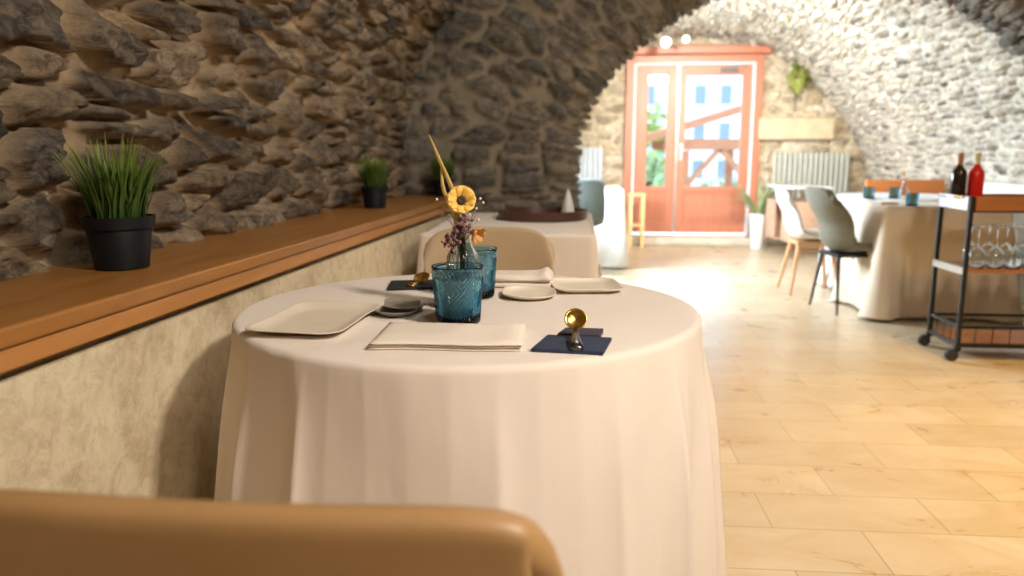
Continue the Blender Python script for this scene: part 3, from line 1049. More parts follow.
# table at the far left
table('square_table', (0.07, 7.75, 0), 0, 0.38, 0.33, 0.02, 'square table left of the door under a bluish white cloth')
tablecloth((0.07, 7.75, 0), 0, 0.38, 0.33, 0.025, M['cloth_white'], 'white tablecloth on the square table left of the door', 15, flare=0.015, amp=0.012, nf=9, corner=0.03)

# ------------------------------------------------------------------ chairs


def shell(side, halfw, wing, name, m, parent, thick=0.028, nu=20, corner_p=3.5, drop=0.10):
    """one-piece seat and back. side: list of (y, z) from the front of the seat over the seat to the top of the back;
    halfw: half widths along it; wing: how far the edges bend up and forward"""
    nv = 34
    sd, _ = catmull(side, nv)
    hw = np.interp(np.linspace(0, 1, nv), np.linspace(0, 1, len(halfw)), halfw)
    wg = np.interp(np.linspace(0, 1, nv), np.linspace(0, 1, len(wing)), wing)
    tn = np.gradient(sd, axis=0)
    tn /= np.linalg.norm(tn, axis=1)[:, None]
    nm = np.stack([-tn[:, 1], tn[:, 0]], 1) * -1.0
    # normal that points up on the seat and forward on the back
    if nm[3, 1] < 0:
        nm = -nm
    Pq = np.zeros((nv, nu, 3))
    us = np.sin(np.linspace(-1, 1, nu) * PI / 2)
    for i in range(nv):
        for k in range(nu):
            u = us[k]
            e = wg[i] * abs(u) ** 2.4
            Pq[i, k] = (u * hw[i], sd[i, 0] + nm[i, 0] * e, sd[i, 1] + nm[i, 1] * e)
    # round the upper and the front corners
    for k in range(nu):
        u = abs(us[k])
        dz = drop * (1 - (1 - min(1, u) ** corner_p) ** (1 / corner_p))
        for i in range(nv):
            q = i / (nv - 1)
            if q > 0.75:
                w_ = ((q - 0.75) / 0.25) ** 2
                Pq[i, k, 2] -= dz * w_
    b = MB().grid(Pq)
    o = b.build(name, m, parent, 'all', solid=thick)
    md = o.modifiers.new('sub', 'SUBSURF')
    md.levels = 1
    md.render_levels = 1
    return o


def chair(loc, rz, label, m, style='black', back_top=0.83, wid=0.215, seat_d=0.21, lean=0.07, group='dining chairs', wing=(0.01, 0.03, 0.06, 0.06, 0.045, 0.03), tap=1.0, drop=0.10, cp=3.5, thick=0.03, rear=0.19):
    t = thing('dining_chair', label, 'chair', loc, rz, group)
    sz = 0.45
    side = [(seat_d, sz - 0.012), (seat_d - 0.06, sz), (0, sz - 0.015), (-seat_d + 0.06, sz - 0.012), (-seat_d - 0.005, sz + 0.055),
            (-seat_d - 0.03, sz + 0.17), (-seat_d - lean * 0.75, back_top - 0.12), (-seat_d - lean, back_top)]
    shell(side, (wid * 0.86, wid, wid, wid, wid * tap, wid * tap, wid * 0.97 * tap, wid * 0.93 * tap), wing, 'seat_shell', m, t, thick, drop=drop, corner_p=cp)
    lm = M['pale_wood'] if style == 'wood' else M['black_metal']
    MB().box((-0.13, -0.14, sz - 0.062), (0.13, 0.14, sz - 0.038)).build('seat_frame', lm, t, False)
    r0, r1 = (0.019, 0.012) if style == 'wood' else (0.014, 0.008)
    for sx in (-1, 1):
        for sy in (-1, 1):
            MB().tube([(sx * 0.11, sy * 0.12, sz - 0.05), (sx * 0.19, sy * (0.19 if sy > 0 else rear), 0.0)], [r0, r1], 10).build('leg', lm, t)
    if style == 'wood':
        for sx in (-1, 1):
            MB().bar((sx * 0.13, -0.14, 0.34), (sx * 0.13, 0.14, 0.34), 0.012).build('stretcher', lm, t, False)
    return t


chair((-0.290, 0.80, 0), 0.0, 'tan leather chair in the near foreground, seen from behind its back', M['leather'], 'wood', 0.815, 0.288, 0.19, 0.03,
      wing=(0.01, 0.03, 0.05, 0.045, 0.03, 0.02), drop=0.075, cp=6, thick=0.034)
chair((-0.306, 2.52, 0), PI, 'beige shell chair tucked in behind the near round table', M['beige_shell'], 'wood', 0.838, 0.235, 0.20, 0.05)
chair((1.895, 5.60, 0), -PI / 2 + 0.20, 'olive grey upholstered chair with black legs at the beige covered table', M['grey_fabric'], 'black', 0.862, 0.205, 0.15, 0.13, tap=0.95, wing=(0.01, 0.04, 0.09, 0.10, 0.07, 0.04), thick=0.04, rear=0.15)
chair((1.86, 6.33, 0), -PI / 2, 'white shell chair with pale wooden legs at the round table', M['white_shell'], 'wood', 0.83, 0.20, 0.175, 0.10, tap=0.9)
chair((0.01, 7.12, 0), 0.12, 'green grey chair with its back turned, left of the door', M['green_fabric'], 'black', 0.87, 0.225, 0.17, 0.05)

# ------------------------------------------------------------------ potted grass on the ledge


def grass_pot(loc, rz, label):
    t = thing('potted_grass', label, 'potted plant', loc, rz, group='potted grass on the wooden ledge')
    prof = [(0.0, 0.0), (0.056, 0.0), (0.060, 0.003), (0.071, 0.094), (0.0705, 0.096), (0.0785, 0.096), (0.0805, 0.123), (0.076, 0.123), (0.071, 0.105), (0.0, 0.104)]
    MB().lathe(prof, 36).build('pot', M['black_plastic'], t, angle=30)
    MB().lathe([(0.0, 0.106), (0.055, 0.112), (0.066, 0.108)], 24).build('soil', M['soil'], t)
    rnd = random.Random(4)
    b = MB()
    for _ in range(330):
        a = rnd.uniform(0, 2 * PI)
        r = 0.055 * math.sqrt(rnd.random())
        base = Vector((r * math.cos(a), r * math.sin(a), 0.105))
        L = rnd.uniform(0.11, 0.225) * (1.06 - 5 * r)
        a2 = a + rnd.gauss(0, 0.5)
        out = Vector((math.cos(a2), math.sin(a2), 0))
        k = rnd.uniform(0.1, 0.40) * (0.35 + r / 0.05 * 0.75)
        wv = Vector((-math.sin(a2), math.cos(a2), 0)) * rnd.uniform(0.002, 0.0038)
        vs = []
        for q, wq in ((0, 0.8), (0.3, 1.0), (0.6, 0.85), (0.85, 0.5), (1.0, 0.06)):
            p = base + Vector((0, 0, 1)) * L * q * (1 - 0.22 * k * q) + out * (k * L * (0.5 * q + 0.65 * q * q))
            fold = out * 0.0012
            vs += [p - wv * wq + fold, p, p + wv * wq + fold]
        fs = []
        for s_ in range(4):
            for e in (0, 1):
                fs.append((s_ * 3 + e, s_ * 3 + e + 1, s_ * 3 + e + 4, s_ * 3 + e + 3))
        b.add(vs, fs)
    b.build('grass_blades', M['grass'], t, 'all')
    return t


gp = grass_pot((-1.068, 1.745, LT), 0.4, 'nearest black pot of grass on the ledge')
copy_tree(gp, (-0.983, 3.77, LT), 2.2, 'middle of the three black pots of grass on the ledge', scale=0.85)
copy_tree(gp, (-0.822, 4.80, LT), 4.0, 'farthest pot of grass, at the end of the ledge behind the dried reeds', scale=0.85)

# ------------------------------------------------------------------ tumblers and vase
TZ = 0.7505


def tumbler(loc, rz, label, h=0.119, r0=0.046, r1=0.0545):
    t = thing('glass_tumbler', label, 'glass', loc, rz, group='blue cut glass tumblers on the near table')
    b = MB()
    nz, n = 70, 192
    prof = [(0.0, 0.0015), (r0 * 0.7, 0.0008), (r0 * 0.93, 0.0), (r0, 0.004)]
    for k in range(1, nz):
        q = k / (nz - 1)
        prof.append((r0 + (r1 - r0) * q, 0.004 + (h - 0.004) * q))
    prof += [(r1 - 0.0012, h + 0.0012), (r1 - 0.0028, h)]
    for q in np.linspace(1, 0, 14)[1:]:
        prof.append((r0 - 0.005 + (r1 - 0.0028 - r0 + 0.005) * q, 0.014 + (h - 0.014) * q))
    prof += [(r0 * 0.6, 0.012), (0.0, 0.012)]

    def cut(th, r, z):
        if r < r0 * 0.98 or z < 0.008 or z > h * 0.86 or r < r0 + (r1 - r0) * (z / h) - 0.002:
            return r, z
        u = th / (2 * PI) * 6
        v = (z - 0.008) / (h * 0.80) * 1.5
        q = abs((u % 1) - 0.5) * 2 + abs((v % 1) - 0.5) * 2
        q = q if q < 1 else 2 - q
        rel = 0.5 + 0.5 * math.cos(2 * PI * 3 * q)
        fade = min(1, (z - 0.008) / 0.01) * min(1, (h * 0.86 - z) / 0.008)
        return r - 0.0036 * rel * fade, z
    b.lathe(prof, n, fn=cut)
    b.build('tumbler_body', M['blue_glass'], t, 'all', weld=True)
    return t


g1 = tumbler((-0.241, 1.572, TZ), 0.35, 'nearer and larger looking blue cut glass tumbler, in front of the flower vase')
copy_tree(g1, (-0.243, 1.868, TZ), 1.2, 'blue cut glass tumbler standing behind the flower vase')

VX, VY = -0.252, 1.718
vase = thing('bud_vase', 'small clear ribbed glass vase behind the nearer blue tumbler, holding dried flowers', 'vase', (VX, VY, TZ))
vp = [(0.0, 0.002), (0.028, 0.0), (0.033, 0.006), (0.036, 0.03), (0.0365, 0.09), (0.034, 0.122), (0.024, 0.142), (0.019, 0.155), (0.020, 0.170), (0.023, 0.175),
      (0.0215, 0.176), (0.0175, 0.170), (0.0165, 0.155), (0.021, 0.140), (0.031, 0.118), (0.0335, 0.09), (0.033, 0.03), (0.030, 0.010), (0.0, 0.008)]


def rib(th, r, z):
    if r > 0.0338 and 0.01 < z < 0.125:
        return r + 0.0013 * math.sin(th * 12 + z * 60) * math.sin(th * 12 - z * 60), z
    return r, z


zz = []
for i in range(len(vp) - 1):
    nseg = 10 if abs(vp[i][1] - vp[i + 1][1]) > 0.05 else 3
    for q in range(nseg):
        f = q / nseg
        zz.append((vp[i][0] * (1 - f) + vp[i + 1][0] * f, vp[i][1] * (1 - f) + vp[i + 1][1] * f))
zz.append(vp[-1])
MB().lathe(zz, 96, fn=rib).build('vase_body', M['clear_glass'], vase, 'all', weld=True)


def pix(px, py, y):
    """place in the room seen at a picture position at distance y"""
    X_ = (px - 577) / 780 * y
    return Vector((X_, y, 1.10 - (py - 152) / 780 * y))


top = Vector((VX, VY, TZ + 0.155))
# dried yellow flower with dark eye
fc = Vector((-0.251, 1.700, 0.995))
t = thing('dried_flower', 'yellow dried flower with a dark eye, standing in the clear vase', 'flower', fc, group='dried flowers in the vase')
Mf = Vector((0.25, -1.0, 0.35)).to_track_quat('Z', 'Y').to_matrix().to_4x4()
b = MB()
for k in range(9):
    a = 2 * PI * k / 9
    Rk = Mf @ Matrix.Rotation(a, 4, 'Z')
    vs = []
    for (q, wq, zq) in ((0.006, 0.005, -0.008), (0.012, 0.010, -0.001), (0.020, 0.014, 0.006), (0.027, 0.0145, 0.010), (0.032, 0.009, 0.010)):
        for e in (-1, -0.5, 0, 0.5, 1):
            vs.append(Rk @ Vector((q - 0.003 * abs(e) ** 2, wq * e, zq + 0.003 * e * e + 0.0012 * math.sin(k * 5 + e * 4))))
    b.add(vs, [(i * 5 + j, i * 5 + j + 1, i * 5 + j + 6, i * 5 + j + 5) for i in range(4) for j in range(4)])
b.build('petals', M['petal'], t, 'all', solid=0.0012)
MB().lathe([(0.0, 0.003), (0.006, 0.005), (0.010, 0.002), (0.009, -0.006), (0.0, -0.009)], 18, M=Mf).build('flower_eye', M['petal_dark'], t)
MB().tube([Mf @ Vector((0, 0, -0.006)), Vector((0.0, 0.02, -0.035)), top - fc + Vector((0.004, 0, 0)), top - fc + Vector((-0.006, 0.004, -0.12))], 0.0018, 6).build('stem', M['stem'], t)
# small orange flower lower right
fc = Vector((-0.224, 1.69, 0.929))
t = thing('dried_flower', 'small faded orange dried flower at the vase neck, below the yellow one', 'flower', fc, group='dried flowers in the vase')
Mf = Vector((0.9, -0.6, -0.5)).to_track_quat('Z', 'Y').to_matrix().to_4x4()
b = MB()
for k in range(7):
    Rk = Mf @ Matrix.Rotation(2 * PI * k / 7, 4, 'Z')
    vs = []
    for (q, wq, zq) in ((0.002, 0.002, -0.004), (0.008, 0.006, 0.004), (0.015, 0.008, 0.012), (0.019, 0.004, 0.021)):
        for e in (-1, 0, 1):
            vs.append(Rk @ Vector((q, wq * e, zq + 0.002 * e * e)))
    b.add(vs, [(i * 3 + j, i * 3 + j + 1, i * 3 + j + 4, i * 3 + j + 3) for i in range(3) for j in range(2)])
b.build('petals', M['petal_orange'], t, 'all', solid=0.001)
MB().tube([Vector((0, 0, 0)), Vector((-0.012, 0.02, -0.01)), top - fc + Vector((0.006, -0.004, -0.0)), top - fc + Vector((0.01, 0, -0.11))], 0.0014, 6).build('stem', M['stem'], t)
# two dried reeds
for (pts, lab) in (((top + Vector((0.002, 0, -0.12)), top + Vector((-0.006, 0, 0.03)), Vector((-0.272, 1.715, 1.015)), Vector((-0.297, 1.715, 1.075)), Vector((-0.323, 1.715, 1.137))),
                    'long straw coloured dried reed leaning left out of the vase'),
                   ((top + Vector((-0.004, 0.003, -0.11)), top + Vector((-0.010, 0, 0.02)), Vector((-0.279, 1.72, 0.985)), Vector((-0.294, 1.72, 1.02)), Vector((-0.298, 1.72, 1.068))),
                    'shorter dried reed beside the long one in the vase')):
    t = thing('dried_reed', lab, 'dried reed', top, group='dried reeds in the vase')
    ps = catmull([tuple(p - top) for p in pts], 16)[0]
    MB().tube(ps.tolist(), [0.0016] * 6 + [0.004, 0.0058, 0.0068, 0.007, 0.007, 0.0066, 0.006, 0.0055, 0.0042, 0.002], 8, flat=0.45).build('reed_blade', M['reed'], t)
# dusty purple sprig and white sprays
t = thing('dried_sprig', 'dusky purple dried sprig hanging over the left of the vase neck', 'dried sprig', top, group='dried sprigs in the vase')
rnd = random.Random(8)
b = MB()
for _ in range(90):
    q = rnd.random()
    c_ = Vector((-0.026 + 0.035 * q + rnd.gauss(0, 0.008), -0.02 + rnd.gauss(0, 0.008), -0.012 + 0.065 * q + rnd.gauss(0, 0.010)))
    r = rnd.uniform(0.0025, 0.0055)
    b.lathe([(0.0, -r), (r * 0.8, -r * 0.5), (r, 0.1 * r), (r * 0.6, r * 0.8), (0.0, r)], 7, c=c_)
b.build('buds', M['purple'], t, 'all')
b = MB()
for k in range(9):
    b.tube([(0.002 * k - 0.008, 0, -0.13), (0.001 * k - 0.004, 0, 0.0), (-0.02 + 0.004 * k, -0.015, 0.03 + 0.003 * (k % 3))], 0.0012, 5)
b.build('stem', M['stem'], t)
t = thing('dried_sprig', 'thin spray of tiny white buds around the yellow flower', 'dried sprig', top, group='dried sprigs in the vase')
b = MB()
st_ = MB()
for px, py in ((481, 198), (477, 208), (437, 199), (484, 202), (470, 214), (449, 210), (443, 214), (479, 219)):
    e = pix(px, py, 1.725) - top
    r = 0.0032
    b.lathe([(0.0, -r), (r * 0.8, -r * 0.5), (r, 0.1 * r), (r * 0.6, r * 0.8), (0.0, r)], 8, c=e)
    st_.tube([(0, 0, -0.1), (0, 0, 0.0), tuple(e * 0.6 + Vector((0, 0, 0.004))), tuple(e)], 0.0006, 5)
b.build('buds', M['white_bud'], t, 'all')
st_.build('stem', M['stem'], t)

# ------------------------------------------------------------------ plates, napkins, cutlery rests


def plate(name, loc, rz, hx, hy, rc, h, m, label, cat='plate', group='plates on the near table', lip=0.35):
    n = 72
    b = MB()
    rings = []
    prof = [(0.0, 0.0), (0.60, 0.0), (0.72, 0.001), (1.0, h - 0.0015), (1.0, h), (0.985, h + 0.0005), (0.93, h - 0.002), (0.74, 0.0055), (0.6, 0.004), (0.3, 0.004), (0.0, 0.004)]
    vs = []
    for (k, z) in prof:
        if k == 0.0:
            vs.append((0, 0, z))
            continue
        p = superell(n, hx * k, hy * k, min(rc * k + 0.004, min(hx, hy) * k * 0.999))[0]
        for q in p:
            wob = 0.0012 * math.sin(3 * math.atan2(q[1], q[0]) + 1) * (k > 0.9)
            vs.append((q[0], q[1], z + wob))
    fs = []
    m_ = len(prof) - 2
    for k in range(n):
        fs.append((0, 1 + (k + 1) % n, 1 + k))
    for i in range(m_ - 1):
        for k in range(n):
            a = 1 + i * n
            fs.append((a + k, a + (k + 1) % n, a + n + (k + 1) % n, a + n + k))
    last = len(vs) - 1
    a = 1 + (m_ - 1) * n
    for k in range(n):
        fs.append((last, a + k, a + (k + 1) % n))
    b.add(vs, fs)
    o = b.build(name, m, None, 'all')
    o.location = loc
    o.rotation_euler = (0, 0, rz)
    return tag(o, label, cat, group)


plate('square_plate', (-0.532, 1.550, TZ), -0.06, 0.098, 0.155, 0.035, 0.015, M['ceramic'], 'large cream square plate at the left edge of the near table')
plate('side_plate', (-0.382, 1.665, TZ), -0.15, 0.044, 0.078, 0.040, 0.014, M['ceramic_grey'], 'small dark grey oval dish beside the large square plate')
plate('side_plate', (-0.380, 1.668, TZ + 0.0148), 0.2, 0.040, 0.066, 0.036, 0.007, M['ceramic_grey'], 'grey oval dish stacked on top of the dark grey one')
plate('side_plate', (-0.113, 1.885, TZ), 0.1, 0.066, 0.085, 0.06, 0.013, M['ceramic'], 'small round cream plate behind the blue tumblers')
plate('square_plate', (0.026, 2.005, TZ), 0.15, 0.088, 0.095, 0.030, 0.014, M['ceramic'], 'low cream square plate at the right rear of the near table')


def napkin(loc, rz, hx, hy, h, seed, label, lay=3):
    t = thing('folded_napkin', label, 'napkin', loc, rz, group='folded napkins on the near table')
    rnd = random.Random(seed)
    z = 0.0
    for L_ in range(lay):
        th = h / lay
        b = MB()
        nx, ny = 26, 14
        ox, oy = rnd.uniform(-0.004, 0.004), rnd.uniform(-0.003, 0.003)
        for sgn in (0, 1):
            Pq = np.zeros((nx, ny, 3))
            for i in range(nx):
                for j in range(ny):
                    u = -1 + 2 * i / (nx - 1)
                    v = -1 + 2 * j / (ny - 1)
                    e = min(1.0, 4.5 * min(1 - abs(u) * 0.999, 1 - abs(v) * 0.999) + 0.25) ** 0.5
                    bulge = 0.22 * th * math.sin(3 * u + seed + L_) * math.cos(2 * v + seed)
                    puff = 1.0 + (0.6 if L_ == lay - 1 else 0.2) * math.exp(-((u - 0.8) / 0.2) ** 2)
                    zz_ = z + (th * e * puff + bulge if sgn else bulge * (z > 0)) * 0.98
                    if not sgn:
                        zz_ = z + (1 - e) * th * 0.5
                    Pq[i, j] = (u * hx + ox, v * hy + oy + 0.003 * math.sin(4 * u + seed), zz_)
            b.grid(Pq)
        # close the sides
        n0 = nx * ny
        edge = [(i, 0) for i in range(nx)] + [(nx - 1, j) for j in range(1, ny)] + [(i, ny - 1) for i in range(nx - 2, -1, -1)] + [(0, j) for j in range(ny - 2, 0, -1)]
        ids = [i * ny + j for i, j in edge]
        b.f += [(ids[k], ids[(k + 1) % len(ids)], ids[(k + 1) % len(ids)] + n0, ids[k] + n0) for k in range(len(ids))]
        b.build('fold', M['napkin'], t, 'all')
        z += th
    return t


napkin((-0.232, 1.425, TZ), 0.03, 0.137, 0.088, 0.015, 3, 'long ivory folded napkin at the front edge of the near table')
napkin((-0.142, 2.045, TZ), -0.03, 0.083, 0.055, 0.034, 6, 'thick folded ivory napkin at the back of the near table, before the shell chair', 2)


def spoon(loc, rz, tilt, m_bowl, m_handle, label, L=0.10, r=0.0215, face=0.6):
    """bowl at the far end; tilt lifts the bowl"""
    t = thing('spoon', label, 'spoon', loc, rz, group='gold bowled spoons on the rests')
    ct, st_ = math.cos(tilt), math.sin(tilt)
    pts = [(0, L * q * ct, L * q * st_ + 0.002) for q in (0, 0.02, 0.25, 0.5, 0.75, 0.95, 1.0)]
    MB().tube(pts, [0.006, 0.0125, 0.0115, 0.0085, 0.0055, 0.004, 0.004], 12, flat=0.42).build('handle', m_handle, t, 'all')
    Mb = Matrix.Translation((0, L * ct + r * math.cos(tilt + face) * 0.8, L * st_ + r * math.sin(tilt + face) * 0.95)) @ Matrix.Rotation(tilt + face, 4, 'X')
    pr = [(0.0, -0.008), (r * 0.5, -0.0065), (r * 0.85, -0.003), (r, 0.001), (r * 0.97, 0.002), (r * 0.8, -0.0008), (r * 0.5, -0.004), (0.0, -0.0055)]
    MB().lathe(pr, 28, M=Mb).build('bowl', m_bowl, t, 'all')
    return t


def rest(name, loc, rz, hx, hy, h, m, label, cat='cutlery rest', skew=0.0):
    b = MB()
    x1 = hx + skew
    vs = [(-hx - 0.006, -hy, 0), (hx, -hy, 0), (hx + 0.006, hy, 0), (-hx + 0.006, hy, 0)]
    vs += [(x, y, h) for x, y, _ in vs]
    b.add(vs, [(0, 3, 2, 1), (4, 5, 6, 7), (0, 1, 5, 4), (1, 2, 6, 5), (2, 3, 7, 6), (3, 0, 4, 7)])
    o = b.build(name, m, None, False, bevel=0.0015)
    o.location = loc
    o.rotation_euler = (0, 0, rz)
    return tag(o, label, cat, 'cutlery rests on the near table')


rest('cutlery_rest', (-0.003, 1.390, TZ), -0.12, 0.061, 0.055, 0.007, M['navy'], 'flat navy slate rest under the upright spoon at the right front of the near table')
rest('cutlery_rest', (0.012, 1.473, TZ), -0.06, 0.037, 0.028, 0.010, M['plum'], 'small dark plum block behind the navy rest')
spoon((0.004, 1.332, TZ + 0.008), 0.02, 0.19, M['gold'], M['dark_steel'], 'round bowled gold and steel spoon propped on the navy rest', 0.09, 0.0212, 0.85)
rest('cutlery_rest', (-0.432, 2.005, TZ), 0.25, 0.058, 0.060, 0.007, M['blackfelt'], 'black slate rest at the left rear of the near table')
rest('cutlery_rest', (-0.350, 1.975, TZ), 0.2, 0.018, 0.028, 0.010, M['blackfelt'], 'small black block beside the black slate rest')
spoon((-0.425, 1.955, TZ + 0.008), -0.3, 0.10, M['gold'], M['gold'], 'gold spoon lying on the black rest at the left rear', 0.05, 0.022, 0.35)

# round tray on the rectangular table
tr = thing('round_tray', 'dark brown round wooden tray on the rectangular table before the pier', 'tray', (-0.178, 4.145, 0.7505))
MB().lathe([(0.0, 0.0), (0.228, 0.0), (0.236, 0.006), (0.240, 0.048), (0.230, 0.050), (0.226, 0.012), (0.0, 0.011)], 64).build('tray_body', M['tray_wood'], tr)
cn = thing('folded_napkin', 'white napkin folded to a standing cone on the round brown tray', 'napkin', (-0.045, 4.27, 0.7625))
MB().lathe([(0.038, 0.0), (0.030, 0.05), (0.014, 0.11), (0.002, 0.14)], 20, fn=lambda th, r_, z_: (r_ * (1 + 0.12 * math.sin(3 * th)), z_)).build('cone_fold', M['cloth_white'], cn)
# small glassware and tableware on the other tables


def small_glass(loc, label, group, r=0.042, h=0.085):
    t = thing('glass_tumbler', label, 'glass', loc, 0, group=group)
    MB().lathe([(0.0, 0.0), (r * 0.86, 0.0), (r * 0.92, 0.01), (r, h), (r - 0.003, h), (r * 0.86, 0.014), (0.0, 0.012)], 32).build('tumbler_body', M['blue_glass'], t)
    return t


gg = 'blue tumblers on the tables at the right'
small_glass((2.205, 5.36, TZ), 'blue tumbler on the beige covered table, rightmost of the three', gg, 0.040)
small_glass((2.235, 6.22, TZ), 'blue tumbler on the round table, leftmost of the three', gg, 0.043)
small_glass((2.415, 6.20, TZ), 'blue tumbler on the round table beside the clear bottle', gg, 0.040)
t = thing('glass_bottle', 'clear bottle vase with a small orange sprig among the blue tumblers', 'bottle', (2.46, 6.14, TZ))
MB().lathe([(0, 0), (0.030, 0), (0.033, 0.01), (0.033, 0.07), (0.015, 0.10), (0.013, 0.14), (0.011, 0.14), (0.012, 0.10), (0.03, 0.068), (0.03, 0.012), (0, 0.008)], 28).build('bottle_body', M['clear_glass'], t)
MB().tube([(0, 0, 0.02), (0.003, 0, 0.12), (-0.012, 0, 0.19)], 0.002, 6).lathe([(0, 0.17), (0.012, 0.18), (0.014, 0.19), (0, 0.205)], 10, c=(-0.012, 0, 0)).build('sprig', M['petal_orange'], t)
rest('cutlery_rest', (2.11, 5.50, TZ), 0.1, 0.055, 0.03, 0.012, M['pale_wood'], 'tan cutlery rest on the beige covered table')['group'] = 'rests on the far tables'

t = thing('glass_tumbler', 'clear glass on the white table left of the door', 'glass', (0.26, 7.68, TZ))
MB().lathe([(0, 0), (0.03, 0), (0.036, 0.09), (0.033, 0.09), (0.028, 0.01), (0, 0.008)], 24).build('tumbler_body', M['clear_glass'], t)
napkin((0.33, 7.56, TZ), 0.2, 0.07, 0.06, 0.02, 4, 'white folded napkin on the square table left of the door')['group'] = 'napkins on the far tables'

# ------------------------------------------------------------------ bar cart
CX0, CX1, CY0, CY1 = 2.035, 2.82, 4.225, 4.56
cart = thing('bar_cart', 'black metal bar cart on castors with wooden shelves holding upturned wine glasses', 'bar cart', (CX0, CY0, 0))
LX, LY = CX1 - CX0, CY1 - CY0
for (x, y) in ((0, 0), (LX, 0), (LX, LY), (0, LY)):
    MB().box((x - 0.011, y - 0.011, 0.075), (x + 0.011, y + 0.011, 0.875)).build('post', M['black_metal'], cart, False, bevel=0.002)
    cs = MB().box((x - 0.016, y - 0.012, 0.055), (x + 0.016, y + 0.012, 0.078)).bar((x, y, 0.03), (x + 0.0, y, 0.06), 0.012).build('castor', M['black_metal'], cart, False)
    MB().tube([(x - 0.025, y - 0.012, 0.032), (x - 0.025, y + 0.012, 0.032)], 0.032, 20).build('wheel', M['rubber'], cs)
for z, hh in ((0.085, 0.022), (0.185, 0.016)):
    r_ = MB()
    for (a, c_) in (((0, 0), (LX, 0)), ((LX, 0), (LX, LY)), ((LX, LY), (0, LY)), ((0, LY), (0, 0))):
        r_.bar((a[0], a[1], z), (c_[0], c_[1], z), 0.014, hh)
    r_.build('rail', M['black_metal'], cart, False)
for k in range(1, 9):
    MB().bar((LX * k / 9, 0, 0.09), (LX * k / 9, 0, 0.185), 0.004).build('guard_wire', M['black_metal'], cart, False)
for k in range(1, 4):
    MB().bar((0, LY * k / 4, 0.09), (0, LY * k / 4, 0.185), 0.004).build('guard_wire', M['black_metal'], cart, False)
MB().box((0.008, 0.008, 0.083), (LX - 0.008, LY - 0.008, 0.100)).build('bottom_shelf', M['cart_wood'], cart, False)
MB().box((0.008, 0.008, 0.475), (LX - 0.008, LY - 0.008, 0.492)).build('middle_shelf', M['cart_wood'], cart, False)
MB().box((-0.014, -0.006, 0.465), (-0.002, LY + 0.006, 0.502)).build('end_rail', M['steel'], cart, False)
MB().box((0.012, 0.008, 0.80), (LX - 0.012, LY - 0.008, 0.812)).build('top_shelf', M['cart_wood'], cart, False)
MB().box((0.018, -0.012, 0.800), (LX - 0.02, 0.006, 0.872)).build('front_panel', M['cart_wood'], cart, False, bevel=0.002)
MB().box((0.018, LY - 0.006, 0.800), (LX - 0.02, LY + 0.012, 0.872)).build('back_panel', M['cart_wood'], cart, False, bevel=0.002)
ep = MB().box((-0.016, 0.004, 0.800), (-0.002, LY - 0.004, 0.874)).build('end_panel', M['steel'], cart, False, bevel=0.003)
MB().tube([(-0.012, 0.08, 0.862), (-0.05, 0.085, 0.872), (-0.055, LY / 2, 0.872), (-0.05, LY - 0.085, 0.872), (-0.012, LY - 0.08, 0.862)], 0.008, 10).build('handle', M['steel'], ep)
r_ = MB()
for a, c_ in (((-0.0, 0.0), (LX, 0.0)), ((0.0, LY), (LX, LY))):
    r_.bar((a[0], a[1], 0.797), (c_[0], c_[1], 0.797), 0.012)
r_.build('top_rail', M['black_metal'], cart, False)


def wine_glass(loc, label):
    t = thing('wine_glass', label, 'wine glass', loc, 0, group='upturned wine glasses on the bar cart')
    # rim down
    pr = [(0.033, 0.0), (0.040, 0.03), (0.043, 0.06), (0.038, 0.085), (0.022, 0.105), (0.006, 0.118), (0.004, 0.14), (0.004, 0.205), (0.010, 0.214), (0.034, 0.218), (0.034, 0.221),
          (0.0, 0.221)]
    inner = [(0.0, 0.1165), (0.020, 0.1025), (0.036, 0.0835), (0.041, 0.06), (0.038, 0.03), (0.031, 0.0)]
    MB().lathe(inner + pr, 32).build('glass_body', M['clear_glass'], t, 'all')
    return t


wg = None
k = 0
for row, y in enumerate((4.30, 4.46)):
    for i in range(5):
        x = 2.125 + i * 0.094 + 0.04 * row
        if x > 2.76:
            continue
        lab = 'upturned wine glass, %s row of the cart shelf, %s' % (('front', 'back')[row], (
            'nearest the steel end', 'second from the steel end', 'third from the steel end', 'fourth from the steel end', 'fifth from the steel end',
            'sixth from the steel end', 'last of its row')[i])
        if wg is None:
            wg = wine_glass((x, y, 0.4925), lab)
        else:
            copy_tree(wg, (x, y, 0.4925), 0.3 * i, lab)


def wine_bottle(loc, mb, mc, label, h=0.285):
    t = thing('wine_bottle', label, 'bottle', loc, 0, group='bottles standing on the bar cart')
    MB().lathe([(0, 0.0), (0.037, 0.0), (0.040, 0.006), (0.040, 0.165), (0.036, 0.185), (0.020, 0.205), (0.0145, 0.22), (0.0140, h - 0.03), (0.0, h - 0.03)], 36).build('bottle_body', mb, t)
    MB().lathe([(0.0148, 0.222), (0.0155, h - 0.012), (0.0165, h - 0.010), (0.0165, h - 0.002), (0.0, h)], 28).build('capsule', mc, t)
    return t


wine_bottle((2.088, 4.50, 0.8125), M['wine_dark'], M['capsule'], 'dark wine bottle with a copper coloured neck on the bar cart')
wine_bottle((2.178, 4.50, 0.8125), M['wine_red'], M['capsule_cream'], 'bright red bottle with a cream coloured cap on the bar cart')

